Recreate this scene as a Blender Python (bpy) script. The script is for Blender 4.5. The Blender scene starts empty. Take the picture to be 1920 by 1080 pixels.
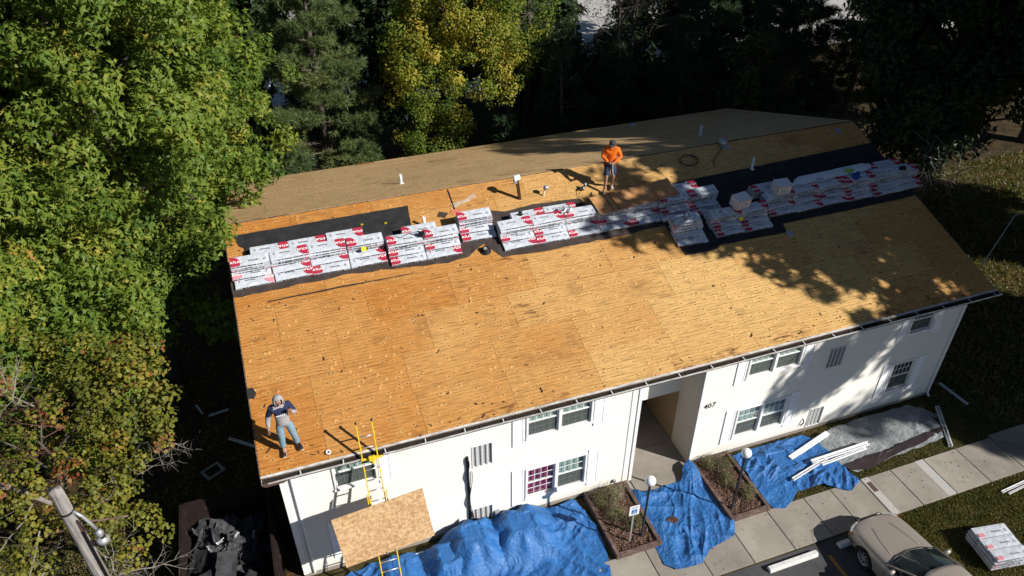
import bpy, bmesh, math, random
import numpy as np
from mathutils import Vector, Matrix, noise
PI = math.pi
R = random.Random(7)
scene = bpy.context.scene
col = scene.collection

# ------------------------------------------------------------------ camera
cam_d = bpy.data.cameras.new('camera'); cam = bpy.data.objects.new('camera', cam_d); col.objects.link(cam)
cam_d.sensor_width = 36; cam_d.lens = 26.461; cam_d.clip_start = .1; cam_d.clip_end = 500
YAW, PIT = .3400, .6280
fw = Vector((math.sin(YAW)*math.cos(PIT), math.cos(YAW)*math.cos(PIT), -math.sin(PIT)))
rt = Vector((math.cos(YAW), -math.sin(YAW), 0)); upv = rt.cross(fw)
m = Matrix((rt, upv, -fw)).transposed().to_4x4(); m.translation = (1.672, -12.976, 18.667)
cam.matrix_world = m
scene.camera = cam

# ------------------------------------------------------------------ light
SUN = Vector((.605, -.565, .56)).normalized()
world = bpy.data.worlds.new('World'); scene.world = world; world.use_nodes = True
wn = world.node_tree; bg = wn.nodes['Background']
sky = wn.nodes.new('ShaderNodeTexSky'); sky.sky_type = 'NISHITA'; sky.sun_disc = False
sky.sun_elevation = math.asin(SUN.z); sky.sun_rotation = math.atan2(SUN.x, SUN.y)
sky.altitude = 50; sky.air_density = .7; sky.dust_density = .25; sky.ozone_density = 1.5
wn.links.new(sky.outputs[0], bg.inputs[0]); bg.inputs[1].default_value = .05
sl = bpy.data.lights.new('sun', 'SUN'); sl.energy = 5.0; sl.angle = math.radians(.53); sl.color = (1, .955, .885)
so = bpy.data.objects.new('sun', sl); col.objects.link(so); so.location = (30, -30, 40)
so.rotation_euler = SUN.to_track_quat('Z', 'Y').to_euler()
scene.view_settings.view_transform = 'Standard'; scene.view_settings.look = 'None'
scene.view_settings.exposure = .42; scene.view_settings.gamma = 1; scene.view_settings.use_curve_mapping = False
scene.render.engine = 'CYCLES'
scene.cycles.max_bounces = 5; scene.cycles.transparent_max_bounces = 8

# ------------------------------------------------------------------ measures of the building
W, RISE, Z, YW, XL, XR, LN = 7.735, 2.540, 4.646, .375, .36, 21.92, 22.5
ANG = math.atan2(RISE, W); SLOPE = math.hypot(RISE, W)
def SL(x, s, h=0):           # a point on the front slope: along the eave, up the slope, above it
    return Vector((x, s*math.cos(ANG)-h*math.sin(ANG), Z+s*math.sin(ANG)+h*math.cos(ANG)))
def BK(x, s, h=0):           # the same on the back slope
    v = SL(x, s, h); v.y = 2*W - v.y; return v
ROT = Matrix.Rotation(ANG, 4, 'X')

# ------------------------------------------------------------------ helpers
class MB:
    def __init__(s): s.v=[]; s.f=[]; s.m=[]; s.mi=0
    def add(s, vs, fs):
        b=len(s.v); s.v+= [tuple(v) for v in vs]; s.f+=[tuple(i+b for i in f) for f in fs]; s.m+=[s.mi]*len(fs); return s
    def box(s, x0,x1,y0,y1,z0,z1, M=None):
        vs=[Vector((x,y,z)) for z in (z0,z1) for y in (y0,y1) for x in (x0,x1)]
        if M is not None: vs=[M@v for v in vs]
        return s.add(vs, [(0,2,3,1),(4,5,7,6),(0,1,5,4),(2,6,7,3),(0,4,6,2),(1,3,7,5)])
    def poly(s, pts): return s.add(pts,[tuple(range(len(pts)))])
    def prism(s, pts, d):   # polygon pts extruded by vector d
        n=len(pts); d=Vector(d); a=[Vector(p) for p in pts]
        return s.add(a+[p+d for p in a],[tuple(range(n))[::-1],tuple(range(n,2*n))]+[(i,(i+1)%n,(i+1)%n+n,i+n) for i in range(n)])
    def tube(s, pts, r, n=8, cap=True):
        pts=[Vector(p) for p in pts]; k=len(pts); rs=r if hasattr(r,'__len__') else [r]*k
        vs=[]; up=None
        for i,p in enumerate(pts):
            t=(pts[min(i+1,k-1)]-pts[max(i-1,0)]).normalized()
            if up is None: up=Vector((0,0,1)) if abs(t.z)<.9 else Vector((1,0,0))
            a=t.cross(up).normalized(); b=a.cross(t); up=b
            for j in range(n):
                q=2*PI*j/n; vs.append(p+(a*math.cos(q)+b*math.sin(q))*rs[i])
        fs=[(i*n+j,i*n+(j+1)%n,(i+1)*n+(j+1)%n,(i+1)*n+j) for i in range(k-1) for j in range(n)]
        if cap: fs+=[tuple(range(n))[::-1],tuple(range((k-1)*n,k*n))]
        return s.add(vs,fs)
    def lathe(s, prof, n=16, M=None):   # prof [(r,z)]
        vs=[Vector((r*math.cos(2*PI*j/n),r*math.sin(2*PI*j/n),z)) for r,z in prof for j in range(n)]
        if M is not None: vs=[M@v for v in vs]
        k=len(prof)
        return s.add(vs,[(i*n+j,i*n+(j+1)%n,(i+1)*n+(j+1)%n,(i+1)*n+j) for i in range(k-1) for j in range(n)])
    def mesh(s, name, mats, smooth=False):
        me=bpy.data.meshes.new(name); me.from_pydata(s.v,[],s.f)
        for mt in (mats if isinstance(mats,(list,tuple)) else [mats]): me.materials.append(mt)
        me.polygons.foreach_set('material_index', s.m)
        me.polygons.foreach_set('use_smooth',[smooth]*len(s.f)); me.update(); return me
    def build(s, name, mats, parent=None, smooth=False, bevel=0, seg=2, M=None):
        return put(name, s.mesh(name,mats,smooth), parent, bevel, seg, M)
def put(name, me, parent=None, bevel=0, seg=2, M=None):
    o=bpy.data.objects.new(name, me); col.objects.link(o)
    if parent is not None: o.parent=parent
    if M is not None: o.matrix_local=M
    if bevel:
        b=o.modifiers.new('bevel','BEVEL'); b.width=bevel; b.segments=seg; b.limit_method='ANGLE'; b.harden_normals=False
    return o
def empty(name, loc=(0,0,0), rz=0, M=None):
    o=bpy.data.objects.new(name,None); col.objects.link(o); o.empty_display_size=.2
    if M is not None: o.matrix_world=M
    else: o.location=loc; o.rotation_euler=(0,0,rz)
    return o
def tag(o, label=None, cat=None, group=None, kind=None):
    if label: o['label']=label
    if cat: o['category']=cat
    if group: o['group']=group
    if kind: o['kind']=kind
    return o
def structure(o): o['kind']='structure'; return o
def copy_tree(o, parent=None):
    c=o.copy(); col.objects.link(c)
    if parent is not None: c.parent=parent
    for ch in list(o.children): copy_tree(ch, c)
    return c
def text_mesh(txt, size, M=None, bold=0.0, extrude=.001):
    cu=bpy.data.curves.new('t','FONT'); cu.body=txt; cu.size=size; cu.extrude=extrude; cu.offset=bold; cu.align_x='CENTER'; cu.align_y='CENTER'; cu.resolution_u=2
    o=bpy.data.objects.new('t',cu); col.objects.link(o)
    bpy.context.view_layer.update(); dg=bpy.context.evaluated_depsgraph_get()
    me=bpy.data.meshes.new_from_object(o.evaluated_get(dg)); bpy.data.objects.remove(o)
    if M is not None: me.transform(M)
    return me
def baked(o):       # modifiers of a temporary object turned into a plain mesh
    bpy.context.view_layer.update(); dg=bpy.context.evaluated_depsgraph_get()
    me=bpy.data.meshes.new_from_object(o.evaluated_get(dg)); bpy.data.objects.remove(o); return me

# ------------------------------------------------------------------ materials
class NT:
    def __init__(s, name, rough=.6, col_=(.5,.5,.5), spec=.3, metal=0):
        s.m=bpy.data.materials.new(name); s.m.use_nodes=True; s.t=s.m.node_tree; s.b=s.t.nodes['Principled BSDF']
        s.b.inputs['Roughness'].default_value=rough; s.b.inputs['Base Color'].default_value=(*col_,1)
        s.b.inputs['Specular IOR Level'].default_value=spec; s.b.inputs['Metallic'].default_value=metal; s._c={}
    def n(s, typ, **kw):
        nd=s.t.nodes.new('ShaderNode'+typ)
        for k,v in kw.items():
            if k.startswith('i_'):
                key=k[2:]; key=int(key) if key.isdigit() else key.replace('_',' ')
                if isinstance(v,bpy.types.NodeSocket): s.t.links.new(v, nd.inputs[key])
                else: nd.inputs[key].default_value=v
            else: setattr(nd,k,v)
        return nd
    def coord(s, which='Object'):
        if which=='World': return s.n('NewGeometry').outputs['Position']
        return s.n('TexCoord').outputs[which]
    def mapped(s, v, scale=(1,1,1), loc=(0,0,0), rot=(0,0,0)):
        mp=s.n('Mapping'); s.t.links.new(v,mp.inputs[0]); mp.inputs['Scale'].default_value=scale; mp.inputs['Rotation'].default_value=rot
        if isinstance(loc,bpy.types.NodeSocket): s.t.links.new(loc,mp.inputs['Location'])
        else: mp.inputs['Location'].default_value=loc
        return mp.outputs[0]
    def noise(s, v, scale=5, detail=4, rough=.6, dist=0):
        return s.n('TexNoise',i_Vector=v,i_Scale=scale,i_Detail=detail,i_Roughness=rough,i_Distortion=dist).outputs['Fac']
    def vor(s, v, scale=5, out='Distance', feature='F1', rnd=1, dim='3D'):
        return s.n('TexVoronoi',feature=feature,voronoi_dimensions=dim,i_Vector=v,i_Scale=scale,i_Randomness=rnd).outputs[out]
    def ramp(s, fac, stops, interp='LINEAR'):
        r=s.n('ValToRGB'); s.t.links.new(fac,r.inputs[0]); e=r.color_ramp.elements; r.color_ramp.interpolation=interp
        while len(e)<len(stops): e.new(.5)
        for i,(p,c) in enumerate(stops):
            e[i].position=p; e[i].color=(c,c,c,1) if isinstance(c,(int,float)) else (*c,1)
        return r.outputs[0]
    def mix(s, f, a, b, mode='MIX'):
        nd=s.n('MixRGB',blend_type=mode)
        for k,v in ((0,f),(1,a),(2,b)):
            if isinstance(v,bpy.types.NodeSocket): s.t.links.new(v,nd.inputs[k])
            elif isinstance(v,(int,float)): nd.inputs[k].default_value=v if k==0 else (v,v,v,1)
            else: nd.inputs[k].default_value=(*v,1)
        return nd.outputs[0]
    def math(s, op, a, b=0.0):
        nd=s.n('Math',operation=op)
        for k,v in ((0,a),(1,b)):
            if isinstance(v,bpy.types.NodeSocket): s.t.links.new(v,nd.inputs[k])
            else: nd.inputs[k].default_value=v
        return nd.outputs[0]
    def color(s, c): s.t.links.new(c, s.b.inputs['Base Color']); return s
    def rough(s, c): s.t.links.new(c, s.b.inputs['Roughness']); return s
    def bump(s, h, strength=.3, dist=.01):
        nd=s.n('Bump',i_Height=h,i_Strength=strength,i_Distance=dist); s.t.links.new(nd.outputs[0],s.b.inputs['Normal']); return s
def plain(name, c, rough=.6, spec=.3, metal=0, var=.12, scale=6, bump=0):
    k=NT(name,rough,c,spec,metal)
    n_=k.noise(k.coord('World'),scale,5)
    k.color(k.mix(1.0,k.ramp(n_,[(.25,1-var),(.75,1+var*.5)]),c,'MULTIPLY'))
    if bump: k.bump(k.noise(k.coord('World'),scale*8,3),bump,.01)
    return k.m
M={}
def sheathing(name, pale, deep, weather):
    k=NT(name,.75,spec=.15)
    rnd=k.n('ObjectInfo').outputs['Random']; off=k.n('CombineXYZ',i_0=k.math('MULTIPLY',rnd,37.),i_1=k.math('MULTIPLY',rnd,91.)).outputs[0]
    v=k.mapped(k.coord(),(1,1,1),off); wv=k.coord('World')
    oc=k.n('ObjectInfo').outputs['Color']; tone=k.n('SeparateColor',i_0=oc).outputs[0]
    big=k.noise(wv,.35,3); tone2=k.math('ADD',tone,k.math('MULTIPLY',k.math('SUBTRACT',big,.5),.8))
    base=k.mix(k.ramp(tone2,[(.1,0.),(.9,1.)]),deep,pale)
    g=k.noise(k.mapped(v,(1.1,9,1)),1.6,6,.65,.5)
    base=k.mix(1.,base,k.ramp(g,[(.3,.78),(.5,1.),(.7,1.08)]),'MULTIPLY')
    fine=k.noise(k.mapped(v,(5,95,1)),1.,4,.7)
    base=k.mix(1.,base,k.ramp(fine,[(.36,.6),(.5,1.),(.7,1.06)]),'MULTIPLY')
    dash=k.noise(k.mapped(v,(7,48,1)),1.3,3,.75)            # short black splinters along the grain
    base=k.mix(k.ramp(dash,[(.62,0.),(.67,.85)]),base,(.035,.017,.008))
    line=k.noise(k.mapped(v,(1.6,30,1)),1.,2,.5)
    base=k.mix(k.ramp(line,[(.60,0.),(.65,.55)]),base,(.10,.045,.015))
    kn=k.vor(k.mapped(v,(1.,1.25,1)),2.2,dim='2D')                    # knots and nail plugs, a pale ring round each
    base=k.mix(k.ramp(kn,[(.09,.22),(.2,0.)]),base,[c*1.35 for c in pale])
    base=k.mix(k.ramp(kn,[(.045,.75),(.085,0.)]),base,(.13,.05,.02))
    st=k.noise(k.mapped(wv,(.5,.9,.9)),.9,6,.7)              # water stains
    base=k.mix(k.ramp(st,[(.58,0.),(.72,weather)]),base,(.12,.055,.025))
    sx_=k.n('SeparateXYZ',i_0=wv); row=k.math('ADD',k.math('MULTIPLY',sx_.outputs[1],11.),k.math('MULTIPLY',k.noise(k.mapped(wv,(.25,.9,.9)),1.,2),1.2))
    rw=k.math('FRACT',row); brk=k.noise(k.mapped(wv,(3.,30,1)),1.,3,.6)
    base=k.mix(k.math('MULTIPLY',k.ramp(rw,[(.0,.95),(.17,0.),(1.,0.)]),k.ramp(brk,[(.42,0.),(.52,1.)])),base,(.09,.04,.014))
    bl=k.noise(wv,2.2,4,.6); dm=k.vor(k.mapped(wv,(1.,1.,1.)),3.6,dim='2D'); dimp=k.math('MULTIPLY',k.ramp(dm,[(.0,0.),(.16,1.),(.30,.3)]),k.ramp(bl,[(.42,0.),(.6,1.)]))
    dm2=k.vor(k.mapped(wv,(1.,1.,1.),(-.055,.02,0)),3.6,dim='2D'); base=k.mix(k.math('MULTIPLY',k.ramp(dm2,[(.0,.5),(.05,.4),(.2,0.)]),k.ramp(bl,[(.50,0.),(.62,1.)])),base,[min(1,c*1.5) for c in pale])
    base=k.mix(k.math('MULTIPLY',k.ramp(dm,[(.0,.8),(.05,.7),(.11,0.)]),k.ramp(bl,[(.50,0.),(.62,1.)])),base,(.20,.075,.025))
    sat=k.n('HueSaturation',i_Saturation=1.0,i_Color=base).outputs[0]
    k.color(sat); k.bump(k.mix(.6,k.mix(.5,fine,g),k.ramp(dm,[(.0,0.),(.2,1.)])),.35,.009); return k.m
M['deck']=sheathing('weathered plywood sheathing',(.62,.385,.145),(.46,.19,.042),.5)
M['deckb']=sheathing('grey brown plywood sheathing',(.62,.43,.22),(.50,.335,.17),.45)
def osb(name, c1, c2):
    k=NT(name,.7,spec=.2); v=k.coord()
    a=k.vor(k.mapped(v,(9,22,9),rot=(0,0,.5)),1.,'Color'); b=k.vor(k.mapped(v,(22,9,9),rot=(0,0,-.3)),1.2,'Color')
    s_=k.n('SeparateColor',i_0=k.mix(.5,a,b)).outputs[0]
    c=k.mix(k.ramp(s_,[(.2,0.),(.8,1.)]),c1,c2)
    d=k.noise(k.mapped(v,(14,5,5),rot=(0,0,.7)),2.2,4,.7); c=k.mix(k.ramp(d,[(.6,0.),(.68,.6)]),c,(.16,.08,.03))
    k.color(c); k.bump(s_,.2,.004); return k.m
M['osb']=osb('oriented strand board',(.40,.235,.11),(.62,.42,.23))
M['osb_red']=osb('orange strand board',(.42,.20,.075),(.55,.30,.13))
k=NT('black roofing felt',.75,spec=.25); v=k.coord('World')
c=k.ramp(k.noise(v,3.,6,.7),[(.3,(.012,.012,.014)),(.7,(.032,.031,.033))]); dust=k.noise(k.mapped(v,(1,1,1)),9.,6,.8)
c=k.mix(k.ramp(dust,[(.6,0.),(.8,.25)]),c,(.15,.12,.1)); k.color(c); k.bump(k.noise(k.mapped(v,(1,7,7)),2.,4),.5,.02); M['felt']=k.m
k=NT('brown paper felt',.85,spec=.1); v=k.coord('World')
k.color(k.ramp(k.noise(v,2.5,6,.7),[(.3,(.035,.028,.026)),(.7,(.075,.058,.052))])); k.bump(k.noise(v,6.,4),.4,.02); M['feltb']=k.m
def white_vinyl(name,c,grime):
    k=NT(name,.5,c,.35); v=k.coord('World')
    n1=k.noise(k.mapped(v,(.6,.6,2.5)),1.5,6,.65); b=k.mix(k.ramp(n1,[(.35,grime),(.75,0.)]),c,[q*.8 for q in (.75,.73,.66)])
    g=k.noise(k.mapped(v,(3,3,.25)),2.,4,.7); b=k.mix(k.ramp(g,[(.62,0.),(.8,.15)]),b,(.4,.38,.33))
    sep=k.n('SeparateXYZ',i_0=v).outputs[2]; b=k.mix(k.ramp(k.math('ADD',sep,k.math('MULTIPLY',n1,.3)),[(.2,.35),(.62,0.)]),b,(.42,.38,.30))
    k.color(b); return k.m
M['siding']=white_vinyl('cream white vinyl siding',(.76,.745,.695),.35)
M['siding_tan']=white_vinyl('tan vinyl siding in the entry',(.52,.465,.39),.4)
M['trim']=plain('white painted trim',(.82,.82,.81),.4,var=.06,scale=3)
M['shutter']=plain('white shutter vinyl',(.84,.85,.87),.4,var=.05)
M['soffit']=plain('soffit',(.5,.49,.46),.6)
k=NT('dirty white gutter metal',.4,spec=.4); v=k.coord('World')
k.color(k.ramp(k.noise(k.mapped(v,(2,8,8)),2.,6,.7),[(.35,(.30,.27,.24)),(.6,(.62,.61,.59))])); M['gutter']=k.m
M['gutdirt']=plain('wet leaf litter in the gutter',(.035,.026,.02),.95,var=.6,scale=30,bump=.6)
k=NT('rotted fascia wood',.85,spec=.1); v=k.coord('World')
k.color(k.ramp(k.noise(k.mapped(v,(1.2,8,8)),2.,6,.75),[(.35,(.05,.03,.022)),(.5,(.17,.12,.09)),(.68,(.36,.33,.3))])); M['fascia']=k.m
M['brownmetal']=plain('brown flashing',(.10,.065,.055),.5)
k=NT('concrete',.85,spec=.2); v=k.coord('World')
oc=k.n('ObjectInfo').outputs['Random']
c=k.ramp(k.noise(v,.9,8,.65),[(.3,(.24,.215,.18)),(.55,(.31,.28,.24)),(.75,(.365,.335,.29))]); sp=k.noise(v,60.,3,.7); c=k.mix(1.,c,k.ramp(sp,[(.35,.86),(.65,1.1)]),'MULTIPLY')
c=k.mix(1.,c,k.ramp(oc,[(0.,.86),(1.,1.08)]),'MULTIPLY'); st=k.noise(v,2.4,6,.8); c=k.mix(k.ramp(st,[(.56,0.),(.7,.4)]),c,(.12,.1,.075)); k.color(c); k.bump(sp,.25,.004); M['conc']=k.m
M['concpale']=plain('pale new concrete',(.42,.41,.39),.85,var=.12,scale=25)
M['concw']=plain('white painted concrete',(.66,.66,.64),.8,var=.25,scale=9,bump=.3)
k=NT('asphalt',.9,spec=.25); v=k.coord('World'); n1=k.noise(v,120.,2,.8)
c=k.ramp(k.noise(v,1.2,6,.7),[(.3,(.05,.05,.053)),(.7,(.085,.083,.085))]); c=k.mix(1.,c,k.ramp(n1,[(.35,.65),(.7,1.4)]),'MULTIPLY'); k.color(c); k.bump(n1,.4,.006); M['asph']=k.m
M['yellowpaint']=plain('worn yellow line paint',(.42,.22,.045),.8,var=.5,scale=25)
k=NT('lawn soil and turf',.95,spec=.05); v=k.coord('World')
c=k.ramp(k.noise(v,1.1,8,.75),[(.32,(.04,.042,.016)),(.48,(.068,.062,.026)),(.6,(.11,.08,.04)),(.75,(.14,.095,.055))])
c=k.mix(1.,c,k.ramp(k.noise(v,38.,4,.8),[(.35,.45),(.65,1.35)]),'MULTIPLY'); k.color(c); k.bump(k.noise(v,30.,4,.7),.8,.05); M['lawn']=k.m
k=NT('forest floor',.95,spec=.05); v=k.coord('World')
c=k.ramp(k.noise(v,1.6,8,.75),[(.3,(.025,.025,.012)),(.5,(.055,.04,.022)),(.7,(.11,.075,.04))]); c=k.mix(1.,c,k.ramp(k.noise(v,25.,4,.8),[(.35,.5),(.65,1.4)]),'MULTIPLY'); k.color(c); k.bump(k.noise(v,14.,4,.7),.7,.06); M['floor']=k.m
k=NT('bark mulch',.95,spec=.05); v=k.coord('World')
ch=k.vor(k.mapped(v,(1,1,1)),55.,'Color'); s_=k.n('SeparateColor',i_0=ch).outputs[0]
c=k.ramp(s_,[(0.,(.03,.016,.012)),(.6,(.085,.045,.032)),(.9,(.16,.10,.075)),(1.,(.4,.33,.28))]); k.color(c); k.bump(s_,.8,.03); M['mulch']=k.m
k=NT('weathered landscape timber',.85,spec=.1); v=k.coord('World')
k.color(k.ramp(k.noise(k.mapped(v,(3,3,12)),2.,6,.75),[(.3,(.06,.035,.03)),(.55,(.14,.095,.08)),(.75,(.27,.23,.21))])); k.bump(k.noise(v,20.,5),.5,.01); M['timber']=k.m
def tarp(name,c,c2):
    k=NT(name,.46,c,.4); v=k.coord('World')
    n1=k.noise(v,1.6,7,.75); cc=k.mix(k.ramp(n1,[(.35,0.),(.7,1.)]),c,c2); gr_=k.noise(v,7.,6,.8); cc=k.mix(k.ramp(gr_,[(.6,0.),(.8,.25)]),cc,(.22,.27,.32)); k.color(cc)
    w1=k.noise(k.mapped(v,(1,.55,.6),rot=(0,0,.5)),2.2,6,.6,1.6); w2=k.noise(k.mapped(v,(.5,1,.6),rot=(0,0,-.4)),6.,4,.6,.8)
    h=k.mix(.3,k.ramp(w1,[(.35,0.),(.5,1.),(.65,0.)]),k.ramp(w2,[(.35,0.),(.5,1.),(.65,0.)])); k.bump(h,.6,.04); return k.m
M['tarp']=tarp('blue polyethylene tarp',(.017,.102,.31),(.032,.16,.43))
M['tarpb']=tarp('brown and silver tarp',(.20,.22,.235),(.34,.36,.37))
M['tarpu']=plain('brown tarp underside',(.035,.024,.026),.5)
k=NT('window glass',.06,spec=.5); k.t.nodes.remove(k.b)
gl=k.n('BsdfGlossy',i_Roughness=.03); tr=k.n('BsdfTransparent'); tr.inputs[0].default_value=(.90,.95,.94,1); fr=k.n('LayerWeight',i_Blend=.5)
mx=k.n('MixShader',i_0=k.math('ADD',k.math('MULTIPLY',k.math('POWER',fr.outputs['Facing'],4.),.5),.05)); k.t.links.new(tr.outputs[0],mx.inputs[1]); k.t.links.new(gl.outputs[0],mx.inputs[2]); k.t.links.new(mx.outputs[0],k.t.nodes['Material Output'].inputs[0]); M['glass']=k.m
M['blind']=plain('closed window blind',(.40,.45,.44),.7,var=.25,scale=2.5)
M['screen']=plain('dark insect screen',(.07,.08,.08),.8,var=.2,scale=3)
k=NT('red curtain',.8,spec=.1); v=k.coord('World'); k.color(k.ramp(k.noise(k.mapped(v,(14,1,.8)),1.,3),[(.35,(.14,.012,.04)),(.65,(.50,.06,.16))])); M['curtain']=k.m
M['dark']=plain('dark interior',(.02,.017,.015),.9)
M['doorbrown']=plain('brown door',(.06,.03,.022),.5)
M['tanwall']=plain('tan corridor wall',(.30,.22,.14),.8)
M['bar']=plain('white grille bars',(.74,.74,.73),.5)
M['grillback']=plain('grey louvre metal',(.33,.335,.34),.5,var=.2,scale=14)
M['black']=plain('black rubber',(.012,.012,.013),.6)
M['blackmetal']=plain('black painted steel',(.022,.022,.024),.35,spec=.5)
M['alu']=plain('aluminium',(.62,.63,.65),.3,metal=.7,var=.08)
M['galv']=plain('galvanised steel',(.42,.44,.46),.45,metal=.5,var=.2,scale=12)
M['yellow']=plain('yellow fibreglass',(.72,.52,.03),.45,var=.1)
M['pvc']=plain('white pvc pipe',(.78,.78,.76),.4,var=.08)
M['globe']=plain('white acrylic globe',(.88,.88,.87),.25,spec=.5,var=.02)
M['whitemetal']=plain('white aluminium trim',(.78,.79,.80),.35,var=.1)
M['sign_white']=plain('sign white',(.80,.81,.82),.4,var=.03)
M['sign_blue']=plain('sign blue',(.02,.14,.42),.4,var=.03)
M['sign_green']=plain('sign green',(.02,.22,.12),.4,var=.03)
M['numblack']=plain('black numerals',(.02,.018,.016),.4)
k=NT('white shingle wrapper',.3,spec=.5); v=k.coord(); r_=k.n('ObjectInfo').outputs['Random']
c=k.mix(k.ramp(k.noise(v,7.,5,.7),[(.35,0.),(.7,1.)]),(.43,.46,.51),(.62,.65,.70)); k.color(c); k.bump(k.noise(k.mapped(v,(1,2.4,1)),9.,4,.6,.8),.5,.02); M['wrap']=k.m
M['red']=plain('red print',(.40,.028,.06),.35,var=.08,scale=9)
M['pinkred']=plain('faded red print',(.66,.26,.30),.35,var=.2,scale=9)
M['ink']=plain('black print',(.05,.05,.055),.4,var=.1)
M['grayink']=plain('grey print',(.22,.23,.25),.4,var=.1)
M['inkwhite']=plain('white print',(.80,.80,.80),.35,var=.03)
M['yellowtag']=plain('yellow label',(.80,.62,.02),.5,var=.03)
M['box']=plain('white carton',(.72,.70,.70),.5,var=.06)

# ------------------------------------------------------------------ the ground
def sheet(name, pts, z, mt, parent=None):
    return MB().poly([(x,y,z) for x,y in pts]).build(name, mt, parent)
def grid_ground(name, x0,x1,y0,y1, step, mt, amp=.0, z=0):
    nx=int((x1-x0)/step); ny=int((y1-y0)/step); b=MB()
    b.v=[(x0+(x1-x0)*i/nx, y0+(y1-y0)*j/ny, z+amp*(noise.noise((i*step*.35,j*step*.35,3))-.2)) for j in range(ny+1) for i in range(nx+1)]
    b.f=[(j*(nx+1)+i,j*(nx+1)+i+1,(j+1)*(nx+1)+i+1,(j+1)*(nx+1)+i) for j in range(ny) for i in range(nx)]; b.m=[0]*len(b.f)
    return b.build(name, mt, smooth=True)
g=structure(grid_ground('ground', -160,200,-90,260, 6., M['floor'], .0, -.02)); tag(g,'brown leaf covered ground under and behind the trees')
lawn=structure(sheet('lawn', [(-9,-12),(48,-12),(48,14),(22.6,14),(22.6,.3),(-9,.3)], 0.0, M['lawn'])); tag(lawn,'mown green and brown lawn round the front of the building')
M['lotgrey']=plain('worn grey paving',(.22,.22,.22),.85,var=.35,scale=.8)
pk=structure(sheet('parking_lot', [(-30,33),(75,33),(75,62),(-30,62)], .0, M['concpale'])); tag(pk,'pale parking lot seen through the trees behind the roof')
for i in range(16):
    structure(MB().box(-10+i*4.2,-9.85+i*4.2,38,43,.004,.008).build('stall_line',M['concw']))
# front car park, walk slabs
lot=structure(sheet('asphalt_lot',[(-9,-12),(16.95,-12),(16.95,-3.46),(-9,-3.46)],.004,M['asph'])); tag(lot,'dark asphalt car park in front of the walk')
walk=empty('front_walk'); structure(walk); tag(walk,'concrete walk of square slabs along the front of the building')
XS=[-3,-1.6,-.2,1.2,2.6,4.,5.4,6.8,8.2,9.55,10.95,12.28,13.62,14.95,15.92,17.05,18.22,19.52,20.85,22.3]
for i in range(len(XS)-1):
    x0,x1=XS[i],XS[i+1]
    MB().box(x0+.012,x1-.012,-3.42,-2.0,.0,.05+R.uniform(-.003,.003)).build('slab',M['conc'],walk,bevel=.006,seg=1)
for x0,x1 in ((17.09,17.34),(19.18,19.50)):
    MB().box(x0,x1,-3.42,-2.0,.045,.057).build('concrete_patch',M['concpale'],walk)
MB().box(17.15,17.31,-2.55,-2.18,.05,.064).build('drain_cover',M['brownmetal'],walk)
# the walk's branch towards the corner on the right, and the apron at the entry
br=[(22.32,-2.0),(24.6,-4.2),(24.6,-5.6),(22.32,-3.42)]
MB().prism([(x,y,0) for x,y in br],(0,0,.05)).build('slab',M['conc'],walk)
MB().prism([(x,y,0) for x,y in [(22.32,-2.0),(22.32,-1.9),(26,-1.9),(26,-5.4),(24.62,-4.1)]],(0,0,.046)).build('slab',M['conc'],walk)
MB().box(10.3,12.33,-1.98,.35,0,.05).build('slab',M['conc'],walk)
MB().box(10.1,10.29,-1.98,.35,0,.02).build('slab',M['conc'],walk)
for n_,x0,x1,y in (('first',12.5,14.1,-3.74),('second',14.85,16.45,-3.74)):
    w_=MB().prism([(x0,y-.1,.004),(x0,y-.065,.13),(x0,y+.065,.13),(x0,y+.1,.004)],(x1-x0,0,0)).build('wheel_stop',M['concw'],bevel=.015)
    w_['label']='white concrete wheel stop in the open bay beside the parked car' if n_=='first' else 'pale concrete wheel stop half hidden under the front of the tan car'
    w_['category']='wheel stop'; w_['group']='wheel stops in the car park'
for i,x in enumerate((11.85,14.42,9.2)):
    structure(MB().box(x-.05,x+.05,-8.5,-3.9,.005,.009).build('bay_line',M['yellowpaint']))

# ------------------------------------------------------------------ the building
bd=empty('apartment_building',(0,0,0)); tag(bd,'two storey cream apartment house with its long roof stripped to bare plywood','building')
LAP=.105
def siding(name, P, u0,u1,z0,z1, holes, mt, parent, top=None):
    """lapped boards; P(u, z, out) -> point; holes are (ua,ub,za,zb); top(u) optional upper limit for gables"""
    b=MB(); n=int(math.ceil((z1-z0)/LAP))
    for i in range(n):
        a=z0+i*LAP; c=min(z1,a+LAP); cuts={a,c}
        for h in holes:
            for q in (h[2],h[3]):
                if a<q<c: cuts.add(q)
        cuts=sorted(cuts)
        for k in range(len(cuts)-1):
            p,q=cuts[k],cuts[k+1]; mid=(p+q)/2; iv=[(u0,u1)]
            if top: 
                lim=top(q); iv=[(max(u0,lim[0]),min(u1,lim[1]))]
            for h in holes:
                if h[2]<mid<h[3]:
                    nv=[]
                    for s_,e_ in iv:
                        if h[1]<=s_ or h[0]>=e_: nv.append((s_,e_))
                        else:
                            if h[0]>s_: nv.append((s_,h[0]))
                            if h[1]<e_: nv.append((h[1],e_))
                    iv=nv
            oa=.021*(1-(p-a)/LAP); oc=.021*(1-(q-a)/LAP)
            for s_,e_ in iv:
                if e_-s_<.01: continue
                b.add([P(s_,p,oa),P(e_,p,oa),P(e_,q,oc),P(s_,q,oc)],[(0,1,2,3)])
                if k==0: b.add([P(s_,p,0),P(e_,p,0),P(e_,p,oa),P(s_,p,oa)],[(0,1,2,3)])
    o=b.build(name,mt,parent); return o
F=lambda u,z,o: Vector((u,YW-o,z))
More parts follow.
